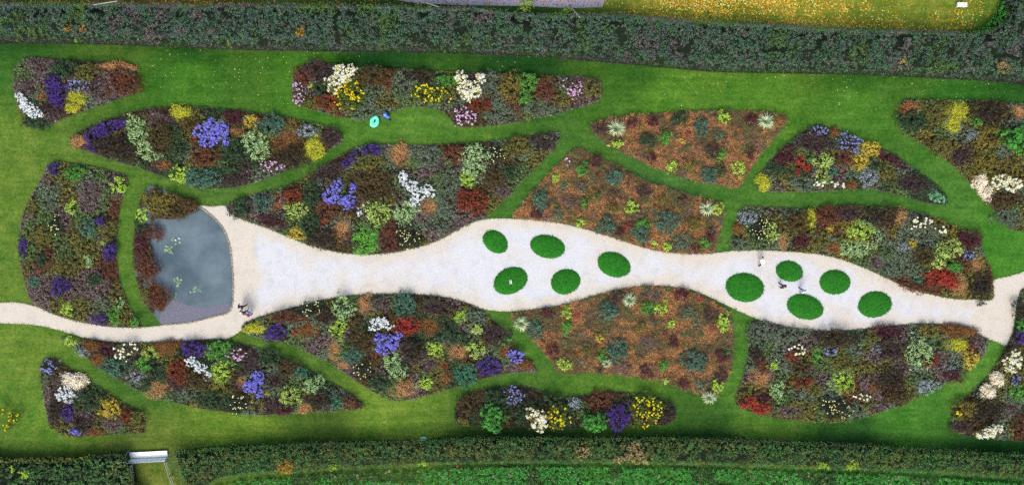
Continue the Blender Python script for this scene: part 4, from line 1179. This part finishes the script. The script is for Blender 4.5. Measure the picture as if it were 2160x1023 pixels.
# ------------------------------------------------------------------ hedges
def hedge(name, label, poly_px, H, pals, dens, leaf, cat='hedge', z_ref=None, seed=0, patches=None):
    rng = np.random.default_rng(seed); poly = smooth(Wxy(poly_px, H * .75 if z_ref is None else z_ref), 2)
    root = empty(name, (0, 0, 0)); ar = poly_area(poly)
    vis = lambda P: (np.abs(P[:, 0]) < 57) & (np.abs(P[:, 1]) < 28.5)
    # twiggy core
    core = sheet('branches', poly, 0.0, .8, M_CORE, None, lambda P: (H - .45) * np.clip(edge_dist(P, poly) / .5, 0, 1) ** .5 * (.85 + .3 * vnoise(P, 1.3, seed + 5))); core.parent = root
    n = int(ar * dens); P = scatter(poly, n, rng); P = P[vis(P)]; n = len(P)
    e = edge_dist(P, poly); prof = np.clip(e / .3, .0, 1) ** .5
    lump = vnoise(P, 1.6, seed + 1) * .6 + vnoise(P, .7, seed + 2) * .4
    Hc = H * (.35 + .65 * prof) * (.78 + .34 * lump) + rng.normal(0, .10, n)
    gap = vnoise(P, .9, seed + 3) * .6 + vnoise(P, .4, seed + 6) * .4
    keep = gap > .275; P, Hc, e, n = P[keep], Hc[keep], e[keep], int(keep.sum())
    g1 = vnoise(P, 4.0, seed + 7) * .6 + vnoise(P, 1.2, seed + 8) * .4; cols = np.zeros((n, 3)); idx = np.clip(((g1 - .22) / .56 * len(pals) + rng.normal(0, .45, n)).astype(int), 0, len(pals) - 1)
    for j, pl in enumerate(pals):
        s = idx == j; cols[s] = pick(pl, s.sum(), rng, LEAF_GAIN * 1.2)
    for (x, y, r, pl) in patches or []:
        wx, wy, _ = W(x, y, H); s = ((P[:, 0] - wx) ** 2 + (P[:, 1] - wy) ** 2) < (r * MPP * rng.uniform(.6, 1.2, n)) ** 2
        cols[s] = pick(pl, s.sum(), rng, LEAF_GAIN)
    q, c = clusters(P, Hc, .26, 8, leaf, cols, rng, up=.5)
    # leaves down both flanks
    seg = np.roll(poly, -1, 0) - poly; L = np.hypot(*seg.T); m = int(L.sum() * H * 52); i = rng.choice(len(poly), m, p=L / L.sum())
    E = poly[i] + seg[i] * rng.random(m)[:, None]; nr = unit(np.stack([seg[i][:, 1], -seg[i][:, 0]], 1))
    E = E + nr * rng.normal(0, .14, m)[:, None]; P3 = np.concatenate([E, rng.uniform(.05, H * .85, (m, 1))], 1); ok = vis(E); P3 = P3[ok]; nr = nr[ok]; m = len(P3)
    N3 = unit(np.concatenate([nr, np.full((m, 1), 1.5)], 1) + rng.normal(0, .4, (m, 3)))
    q3 = leaf_quads(P3, N3, leaf * 1.2, .55, rng); c3 = np.where((vnoise(P3[:, :2], 2.5, seed + 9) > .5)[:, None], pick(pals[len(pals) // 2], m, rng, LEAF_GAIN * 1.2), pick(pals[-1], m, rng, LEAF_GAIN * 1.2)) * rng.uniform(.7, 1.25, (m, 1))
    o = link('foliage', quads_mesh('foliage', np.concatenate([q, q3]), np.concatenate([c, c3])), M_LEAF, root); o['kind'] = 'stuff'
    return tag(root, label, cat)
M_CORE = soil_material('hedge_core', (20, 28, 18), (34, 44, 28))
SLATE = [(78,92,86),(66,80,76),(92,106,96),(74,74,82)]; DULL = [(68,104,72),(58,90,62),(82,118,82),(50,74,54)]; TWIG = [(96,92,84),(82,80,80),(110,106,90),(70,68,70)]
MOSS = [(78,104,56),(66,92,50),(92,116,62),(54,74,44)]; GREEN = [(62,104,48),(50,88,42),(78,120,54),(40,66,34)]; LUSH = [(64,152,56),(54,130,48),(90,172,70),(40,94,40)]
OLI = [(92,102,44),(76,90,40),(110,116,52),(58,68,32)]; DARK = [(52,76,40),(42,62,36),(66,92,48),(32,46,28)]
GOLDP = [(190,140,40),(160,116,36),(120,110,40)]; STRAWP = [(170,150,96),(150,132,84),(130,116,72)]; LIMEP = [(150,180,50),(130,165,45)]
hedge('tall_hedge', 'broad tall slate-green hedge along the top of the garden', [(-70,4),(0,7),(200,8),(400,10),(600,11),(800,13),(900,17),(1000,18),(1100,30),(1200,32),(1300,32),(1450,44),(1600,52),(1800,62),(1950,67),(2040,70),(2085,68),(2120,50),(2138,20),(2140,-50),(2240,-50),(2240,172),(2160,167),(2000,158),(1800,150),(1600,146),(1500,143),(1300,125),(1100,110),(900,103),(700,100),(500,97),(400,93),(200,85),(0,82),(-70,81)],
      2.6, [TWIG, SLATE, DULL, DULL, TWIG, DULL, SLATE, DULL, MOSS], 36, .095, seed=40,
      patches=[(145,58,9,GOLDP),(173,60,7,GOLDP),(240,155,6,LIMEP),(632,68,9,GOLDP),(2115,140,14,STRAWP),(1905,130,10,STRAWP),(15,82,6,LIMEP),(148,82,5,LIMEP),(478,90,6,LIMEP),(1680,100,12,MOSS),(38,35,16,MOSS)])
hedge('low_hedge', 'low clipped bright green hedge at the corner of the leaf-strewn field', [(2046,70),(2078,60),(2102,36),(2118,6),(2124,-50),(2142,-50),(2138,20),(2118,52),(2085,72)], 1.0, [LUSH, LUSH, DARK], 24, .13, seed=51)
hedge('clipped_hedge', 'long olive-green hedge along the bottom of the garden, right of the gate', [(358,966),(372,955),(500,945),(700,937),(900,931),(1000,927),(1080,926),(1300,926),(1500,928),(1700,936),(1900,946),(2160,962),(2240,966),(2240,1018),(2160,1012),(2000,1000),(1900,996),(1700,989),(1500,982),(1300,978),(1100,977),(1000,979),(850,985),(700,992),(620,998),(500,1006),(440,1020),(415,1040),(390,1035),(374,1000)],
      1.9, [GREEN, DARK, OLI, MOSS, GREEN, OLI, GREEN], 34, .10, seed=60,
      patches=[(600,990,18,GOLDP),(700,985,10,LIMEP),(890,984,12,LIMEP),(1340,965,30,STRAWP),(1230,955,16,STRAWP),(1300,970,10,STRAWP),(1740,987,16,LIMEP),(1800,985,14,LIMEP),(1640,985,12,OLI)])
hedge('bushy_hedge', 'shaggy dark green hedge in the bottom-left corner, left of the gate', [(-70,975),(0,972),(100,972),(200,966),(250,960),(264,968),(270,990),(276,1030),(280,1090),(-70,1090)], 1.9, [DARK, GREEN, DARK, MOSS, OLI], 20, .17, seed=70,
      patches=[(25,990,8,LIMEP),(50,1000,10,LIMEP),(245,990,10,OLI)])
# rough growth beyond the lower hedge
rng = np.random.default_rng(90)
ROUGH = Wxy([(410,1045),(500,1012),(700,997),(850,990),(1000,984),(1100,982),(1300,983),(1500,987),(1700,994),(1900,1001),(2160,1018),(2240,1024),(2240,1110),(430,1110)])
n = int(poly_area(ROUGH) * 28); P = scatter(ROUGH, n, rng); P = P[(P[:, 1] > -28.5) & (np.abs(P[:, 0]) < 57)]; n = len(P); g = vnoise(P, 2.2, 91)
cols = np.where((g > .62)[:, None], pick(GREEN, n, rng), pick(LUSH, n, rng)); s = (rng.random(n) < .05); cols[s] = pick([(120,130,110),(150,160,120)], s.sum(), rng)
q, c = clusters(P, .25 + .35 * vnoise(P, 1.0, 92), .25, 8, .14, cols, rng)
tag(link('rough_undergrowth', quads_mesh('rough_undergrowth', q, c), M_LEAF), 'lush bright green undergrowth beyond the lower hedge', 'undergrowth', kind='stuff')

# small shrubs that stand clear of the beds
def lone(kind, raw, label, name=None, cat=None, hmul=1.0, zoff=0.0, seed=0):
    rng = np.random.default_rng(2000 + seed); blobs = [(*W(b[0], b[1], K[kind][7][0] * .7)[:2], b[2] * MPP, b[3] * MPP, 0.0) for b in raw]
    loc, parts, h = build_plant(kind, blobs, rng); root = empty(name or K[kind][3], (loc[0], loc[1], zoff))
    for nm, (q, c, m) in parts.items():
        q = q.copy(); q[:, :, 2] *= hmul
        o = link(nm, quads_mesh(nm, q, c), m, root); o['kind'] = 'stuff'
    if zoff > .5 or hmul > 1.2:
        bm = bmesh.new(); tube_into(bm, [(0, 0, -zoff), (.03, .02, h * hmul * .4), (.05, 0, h * hmul * .8)], [.06, .05, .03]); bm_obj('trunk', bm, M_BARK, root)
    return tag(root, label, cat or K[kind][2])
M_BARK = plain('bark', (70, 56, 44), .9, .3, 10)
lone('hl', [(4,868,9,9),(28,878,14,11),(17,897,9,9)], 'loose golden-yellow flowering shrub on the lawn at the left picture edge', 'golden_shrub', 'shrub', 1.3, seed=1)
lone('lm', [(1112,14,15,11)], 'lime-yellow bush poking out beside the grey track', 'lime_bush', 'shrub', 1.4, seed=2)
lone('lm', [(1196,24,9,7)], 'small lime bush beside the leaning pale stake', 'lime_bush', 'shrub', 1.4, seed=3)
lone('cp', [(966,985,6,6)], 'tiny orange-leaved plant at the foot of the lower hedge', 'orange_plant', 'plant', 1.0, seed=4)

# ------------------------------------------------------------------ made things
M_WHITE = plain('white_paint', (238, 238, 232), .5, .06, 8); M_GALV = plain('galvanised_steel', (168, 182, 190), .45, .15, 12, metal=.3); M_GREYWOOD = plain('weathered_wood', (142, 150, 132), .8, .2, 12)
def wpt(px, py, z=0): return Vector(W(px, py, z))
# gate across the grass gap in the lower hedge: boards below, tube frame above, two posts, side rails
g0, g1 = wpt(274, 960), wpt(356, 956); gd = (g1 - g0).normalized(); gn = Vector((-gd.y, gd.x, 0))
root = empty('field_gate', (g0 + g1) / 2, math.atan2(gd.y, gd.x)); tag(root, 'white boarded gate with pale steel frame across the gap in the lower hedge', 'gate')
Lg = (g1 - g0).length
for k in range(4):
    bm = bmesh.new(); box_into(bm, (0, .30 - k * .155, .24 - k * .02), Lg - .1, .145, .03, Matrix.Rotation(.13, 3, 'X'), bevel=.006); bm_obj('board', bm, M_WHITE, root)
for y, z in ((-.30, .28), (-.62, .75)):
    bm = bmesh.new(); tube_into(bm, [(-Lg / 2 - .08, y, z), (Lg / 2 - .08, y + .04, z)], .035); bm_obj('rail', bm, M_GALV, root)
for k in range(9):
    x = -Lg / 2 + .02 + k * (Lg - .1) / 8
    bm = bmesh.new(); tube_into(bm, [(x, -.30, .28), (x - .03, -.62, .75)], .02, 6); bm_obj('bar', bm, M_GALV, root)
bm = bmesh.new(); box_into(bm, (0, -.45, .50), Lg - .2, .40, .018, Matrix.Rotation(-.97, 3, 'X')); bm_obj('infill_panel', bm, M_WHITE, root)
for x in (-Lg / 2 - .12, Lg / 2 + .02):
    bm = bmesh.new(); tube_into(bm, [(x, -.42, 0), (x, -.42, 1.15)], [.07, .065], 10); bm_obj('post', bm, M_GALV, root)
def rail_fence(a, b, label, mat):
    a, b = wpt(*a), wpt(*b); root = empty('rail_fence', a); d = b - a; tag(root, label, 'fence', 'rail fences either side of the grass gap')
    for z in (.45, .85):
        bm = bmesh.new(); tube_into(bm, [Vector((0, 0, z)), d + Vector((0, 0, z))], .045, 6); bm_obj('rail', bm, mat, root)
    k = max(1, int(d.length / 1.4))
    for i in range(k + 1):
        p = d * (i / k); bm = bmesh.new(); box_into(bm, (p.x, p.y, .5), .09, .09, 1.0, bevel=.01); bm_obj('post', bm, mat, root)
rail_fence((283, 978), (290, 1060), 'blue-grey rail fence on the left of the gap behind the gate', M_GALV)
rail_fence((354, 970), (383, 1060), 'weathered green-grey rail fence on the right of the gap behind the gate', M_GREYWOOD)
bm = bmesh.new(); a, b = wpt(270, 952, .5), wpt(264, 961, 1.0); tube_into(bm, [(a.x, a.y, 0), a, b], .04, 6); tag(bm_obj('stake', bm, M_GREYWOOD), 'short pale stake leaning beside the left end of the gate', 'stake')
for pa, pb, lab in (((197,11,2.4),(248,4,3.0),'long pale pole lying over the tall hedge near the amber litter'), ((901,7,2.0),(924,16,2.7),'thin white stick on the tall hedge beside the grey track'), ((1206,18,1.6),(1222,37,2.9),'grey-green leaning stake beside the small lime bush')):
    a, b = wpt(*pa), wpt(*pb); bm = bmesh.new(); tube_into(bm, [(a.x, a.y, 0), (a.x, a.y, a.z), (b.x, b.y, b.z + .15)], [.05, .05, .06], 6); tag(bm_obj('pole', bm, M_GREYWOOD), lab, 'pole')
# pale bench seat on the leaf-strewn field
root = empty('stone_bench', wpt(2025, 13)); tag(root, 'pale stone bench on the leaf-strewn field beyond the upper hedge', 'bench'); M_PALE = plain('pale_stone', (214, 210, 200), .8, .12, 6)
bm = bmesh.new(); box_into(bm, (0, 0, .42), 1.05, .50, .09, bevel=.02); bm_obj('seat', bm, M_PALE, root)
for sx in (-.36, .36):
    bm = bmesh.new(); box_into(bm, (sx, 0, .19), .14, .40, .37, bevel=.015); bm_obj('support', bm, M_PALE, root)
# turquoise garden sack, open, with clippings
root = empty('garden_sack', wpt(791, 258), math.radians(-20)); tag(root, 'open turquoise garden sack standing on the lawn beside the crouching gardener', 'sack')
M_TURQ = plain('turquoise_fabric', (110, 236, 190), .6, .12, 5)
prof = [(.40, 0), (.50, .10), (.56, .30), (.55, .42), (.47, .47), (.34, .46), (.22, .43), (.17, .34), (.16, .18)]; seg = 28; bm = bmesh.new(); rings = []
for i, (r, z) in enumerate(prof):
    inn = max(0, (i - 4) / 4)
    rings.append([bm.verts.new((r * math.cos(t) * (1 - .45 * inn) * .86 + .02 * math.sin(5 * t + i) - .02 * inn, r * math.sin(t) * (1.15 - .05 * inn) + .015 * math.cos(4 * t) + .13 * inn, z + .015 * math.sin(6 * t + i * .7))) for t in [2 * math.pi * k / seg for k in range(seg)]])
for r0, r1 in zip(rings, rings[1:]):
    for k in range(seg): bm.faces.new((r0[k], r0[(k + 1) % seg], r1[(k + 1) % seg], r1[k]))
bm.faces.new(rings[0][::-1]); bm_obj('bag', bm, M_TURQ, root, True)
bm = bmesh.new()
ring = [bm.verts.new((.12 * math.cos(t) - .03, .22 * math.sin(t) + .13, .20 + .02 * math.sin(3 * t))) for t in [2 * math.pi * k / 16 for k in range(16)]]; bm.faces.new(ring); bm_obj('clippings', bm, M_SOIL, root)
for sx in (-1, 1):
    bm = bmesh.new(); tube_into(bm, [(sx * .30, -.2, .46), (sx * .36, -.1, .55), (sx * .37, .06, .57), (sx * .30, .2, .46)], .018, 6); bm_obj('handle', bm, M_TURQ, root)
# little tub by the lower hedge, paper on the mound, white marker
root = empty('plastic_tub', wpt(893, 923)); tag(root, 'small pale turquoise plastic tub on the lawn edge by the lower hedge', 'tub'); M_TUB = plain('pale_turquoise_plastic', (150, 214, 204), .45, .08, 5)
bm = bmesh.new(); prof = [(.8, 0), (1, .22), (1.08, .23), (1.08, .25), (.94, .25), (.76, .04)]; rings = [[bm.verts.new((x * .26 * r, y * .16 * r, z)) for x, y in [(1, .8), (.8, 1), (-.8, 1), (-1, .8), (-1, -.8), (-.8, -1), (.8, -1), (1, -.8)]] for r, z in prof]
for r0, r1 in zip(rings, rings[1:]):
    for k in range(8): bm.faces.new((r0[k], r0[(k + 1) % 8], r1[(k + 1) % 8], r1[k]))
bm.faces.new(rings[0][::-1]); bm.faces.new(rings[-1]); bm_obj('tub', bm, M_TUB, root)
for sx in (-1, 1):
    bm = bmesh.new(); tube_into(bm, [(sx * .26, -.07, .24), (sx * .33, -.05, .26), (sx * .33, .05, .26), (sx * .26, .07, .24)], .014, 6); bm_obj('handle', bm, M_TUB, root)
p = wpt(1077, 595, .3); bm = bmesh.new()
vv = [[bm.verts.new((p.x + x * .14 - y * .04, p.y + y * .22, .315 + .05 * abs(x) + .015 * y)) for x in (-1, 0, 1)] for y in (-1, -.3, .4, 1)]
for a, b in zip(vv, vv[1:]):
    for k in range(2): bm.faces.new((a[k], a[k + 1], b[k + 1], b[k]))
bmesh.ops.solidify(bm, geom=bm.faces[:], thickness=.006); tag(bm_obj('paper_sheet', bm, M_WHITE), 'small white folded paper lying on the tilted oval mound', 'paper')
p = wpt(953, 986); bm = bmesh.new(); tube_into(bm, [(p.x, p.y, 0), (p.x, p.y, .8), (p.x, p.y, .95)], [.05, .05, .02], 8); tag(bm_obj('marker_post', bm, M_WHITE), 'tiny white marker post at the foot of the lower hedge', 'post')

# ------------------------------------------------------------------ people
SKIN = plain('skin', (214, 170, 144), .6, .05); HAIRM = {}
def seg_d(P, a, b):
    v = b - a; t = np.clip(((P - a) @ v) / (v @ v), 0, 1); return np.linalg.norm(P - (a + t[:, None] * v), axis=1)
def person(px, py, face, pose, top, legs, hair, label, shoes=(50, 46, 44), scale=1.0, bare=False, extra=None):
    """face: heading in image degrees (0 right, 90 up). One skinned body, materials by nearest limb, hair as child."""
    root = empty('person', wpt(px, py), math.radians(face - 90)); tag(root, label, 'person')
    V = lambda *a: np.array(a, float)
    J = {'pelvis': V(0, 0, .93), 'waist': V(0, .01, 1.08), 'chest': V(0, .02, 1.30), 'neck': V(0, .01, 1.46), 'chin': V(0, .03, 1.52), 'head': V(0, .03, 1.62), 'crown': V(0, .02, 1.70),
         'nose': V(0, .13, 1.60), 'earl': V(-.082, .02, 1.60), 'earr': V(.082, .02, 1.60)}
    Rr = {'pelvis': .175, 'waist': .16, 'chest': .18, 'neck': .055, 'chin': .06, 'head': .092, 'crown': .07, 'nose': .014, 'earl': .015, 'earr': .015}
    E = [('pelvis', 'waist', 't'), ('waist', 'chest', 't'), ('chest', 'neck', 'k'), ('neck', 'chin', 'k'), ('chin', 'head', 'k'), ('head', 'crown', 'k'), ('head', 'nose', 'k'), ('head', 'earl', 'k'), ('head', 'earr', 'k')]
    for s, sx in (('l', -1), ('r', 1)):
        st = .20 * sx if pose in ('walk', 'bend') else .03 * sx
        J.update({'hip' + s: V(.09 * sx, 0, .88), 'knee' + s: V(.10 * sx, st * .7 + .03, .48), 'ank' + s: V(.10 * sx, st * 1.1, .08), 'toe' + s: V(.12 * sx, st * 1.1 + .17, .035),
                  'sho' + s: V(.18 * sx, .01, 1.40), 'elb' + s: V(.25 * sx, -.05 - st * .5, 1.13), 'wri' + s: V(.25 * sx, .08 - st * .8, .90), 'pal' + s: V(.245 * sx, .11 - st * .8, .83)})
        if pose == 'hold': J.update({'elb' + s: V(.25 * sx, .06, 1.12), 'wri' + s: V(.14 * sx, .28, 1.12), 'pal' + s: V(.11 * sx, .35, 1.13)})
        if pose == 'bend': J.update({'elb' + s: V(.22 * sx, .10, 1.12), 'wri' + s: V(.16 * sx, .16, .90), 'pal' + s: V(.15 * sx, .18, .83)})
        if pose == 'crouch': J.update({'hip' + s: V(.10 * sx, -.05, .38), 'knee' + s: V(.16 * sx, .36, .46 if sx > 0 else .10), 'ank' + s: V(.14 * sx, .05 if sx > 0 else -.22, .08), 'toe' + s: V(.15 * sx, .22 if sx > 0 else -.36, .04)})
        Rr.update({'hip' + s: .115, 'knee' + s: .078, 'ank' + s: .05, 'toe' + s: .034, 'sho' + s: .08, 'elb' + s: .055, 'wri' + s: .030, 'pal' + s: .030})
        E += [('pelvis', 'hip' + s, 'l'), ('hip' + s, 'knee' + s, 'l'), ('knee' + s, 'ank' + s, 'b' if bare else 'l'), ('ank' + s, 'toe' + s, 's'), ('chest', 'sho' + s, 't'), ('sho' + s, 'elb' + s, 't'), ('elb' + s, 'wri' + s, 't'), ('wri' + s, 'pal' + s, 'k')]
    if pose in ('bend', 'crouch'):
        piv = V(0, 0, .95); ang = math.radians(-68 if pose == 'bend' else -50); c, s_ = math.cos(ang), math.sin(ang)
        up = [k for k in J if k[:3] in ('wai', 'che', 'nec', 'chi', 'hea', 'cro', 'nos', 'ear', 'sho', 'elb', 'wri', 'pal')]
        for k in up:
            d = J[k] - piv; J[k] = piv + V(d[0], d[1] * c - d[2] * s_, d[1] * s_ + d[2] * c)
        if pose == 'bend':
            for s, sx in (('l', -1), ('r', 1)):
                b = J['sho' + s]; J['elb' + s] = b + V(.04 * sx, .06, -.28); J['wri' + s] = b + V(.0, .16, -.50); J['pal' + s] = b + V(.0, .19, -.57)
        if pose == 'crouch':
            for k in up + ['pelvis']: J[k] = J[k] - V(0, .05, .53)
            for s, sx in (('l', -1), ('r', 1)):
                b = J['sho' + s]; J['elb' + s] = b + V(.05 * sx, .10, -.22); J['wri' + s] = b + V(0, .28, -.36); J['pal' + s] = b + V(0, .34, -.40)
    for s, sx in (('l', -1), ('r', 1)):                                      # five fingers on each palm
        d = unit((J['pal' + s] - J['wri' + s])[None])[0]; side = np.cross(d, V(0, 0, 1)); side = side if np.linalg.norm(side) > .2 else V(0, 1, 0); side = unit(side[None])[0]; cu = np.cross(side, d)
        for f, (o, ln) in enumerate([(-.030, .060), (-.010, .075), (.011, .070), (.030, .055)]):
            a, b = 'f%d%s' % (f, s), 'g%d%s' % (f, s); J[a] = J['pal' + s] + d * ln * .75 + side * o; J[b] = J[a] + d * ln * .5 + cu * .022; Rr[a] = .0095; Rr[b] = .008; E += [('pal' + s, a, 'k'), (a, b, 'k')]
        a, b = 'th' + s, 'ti' + s; J[a] = J['wri' + s] * .6 + J['pal' + s] * .4 + side * .045 * -1; J[b] = J[a] + d * .045 - side * .012; Rr[a] = .011; Rr[b] = .009; E += [('pal' + s, a, 'k'), (a, b, 'k')]
    names = list(J); me = bpy.data.meshes.new('body'); me.from_pydata([tuple(J[k]) for k in names], [(names.index(a), names.index(b)) for a, b, _ in E], [])
    tmp = bpy.data.objects.new('tmp_body', me); COL.objects.link(tmp)
    tmp.modifiers.new('skin', 'SKIN'); sub = tmp.modifiers.new('sub', 'SUBSURF'); sub.levels = sub.render_levels = 1
    for i, k in enumerate(names):
        sv = me.skin_vertices[0].data[i]; r = Rr[k]; sv.radius = (r, r * (.72 if k in ('pelvis', 'waist', 'chest') else 1)); sv.use_root = (k == 'pelvis')
    bpy.context.view_layer.update(); dg = bpy.context.evaluated_depsgraph_get()
    out = bpy.data.meshes.new_from_object(tmp.evaluated_get(dg)); out.name = 'body'; bpy.data.objects.remove(tmp)
    mats = {'t': plain('top_fabric', top, .85, .1), 'l': plain('trouser_fabric', legs, .85, .1), 'k': SKIN, 'b': SKIN, 's': plain('shoe', shoes, .6, .1)}
    out.materials.clear(); slots = list(mats)
    for k in slots: out.materials.append(mats[k])
    F = np.array([p.center[:] for p in out.polygons])
    if len(F):
        D = np.stack([seg_d(F, J[a], J[b]) - min(Rr[a], Rr[b]) * .6 for a, b, _ in E], 1); own = D.argmin(1)
        for p, w in zip(out.polygons, own): p.material_index = slots.index(E[w][2]); p.use_smooth = True
    link('body', out, None, root)
    # hair cap around the head
    hd = J['crown'] - J['chin']; up = Vector(unit(hd[None])[0]); bm = bmesh.new(); bmesh.ops.create_uvsphere(bm, u_segments=14, v_segments=9, radius=.108)
    for v in bm.verts:
        if v.co.z < -.02 and v.co.y > -.02: v.co *= .72
        elif v.co.z < -.04: v.co *= .93
    M = Matrix.Translation(Vector(J['head']) + up * .022) @ up.to_track_quat('Z', 'Y').to_matrix().to_4x4(); bmesh.ops.transform(bm, matrix=M, verts=bm.verts[:])
    bm_obj('hair', bm, plain('hair', hair, .5, .15), root, True)
    if extra == 'backpack':
        bm = bmesh.new(); box_into(bm, (0, -.20, 1.22), .28, .15, .42, bevel=.05); bm_obj('backpack', bm, plain('backpack', (64, 116, 206), .7, .1), root)
    if extra == 'jacket':
        bm = bmesh.new(); box_into(bm, (0, .34, 1.10), .44, .16, .30, bevel=.06); bm_obj('folded_jacket', bm, plain('jacket', (66, 128, 224), .8, .12), root)
    root.scale = (scale * 1.08,) * 3
    return root
person(1602, 557, 95, 'bend', (240, 240, 240), (34, 34, 38), (46, 40, 40), 'person in a white top bending forward on the gravel by the upper bed')
person(1645, 603, 135, 'walk', (72, 68, 78), (86, 62, 60), (58, 52, 54), 'person in a charcoal top walking between the mounds of the right-hand bay')
person(1687, 613, 130, 'walk', (232, 228, 240), (70, 64, 150), (206, 208, 214), 'pale-haired person in white and violet-blue beside the flat oval mound')
person(516, 645, 235, 'walk', (74, 30, 72), (36, 28, 40), (38, 30, 34), 'person in a plum-purple coat walking at the pond corner')
person(519, 657, 60, 'walk', (62, 58, 72), (34, 30, 38), (232, 228, 224), 'white-haired person in dark clothes between the two companions at the pond corner', scale=.97)
person(529, 663, 55, 'hold', (232, 108, 104), (76, 84, 120), (210, 196, 190), 'person in a coral-red top holding a blue jacket at the pond corner', extra='jacket')
person(820, 249, 150, 'crouch', (72, 134, 228), (40, 44, 52), (40, 34, 34), 'gardener in a blue top crouching at the edge of the upper long bed')
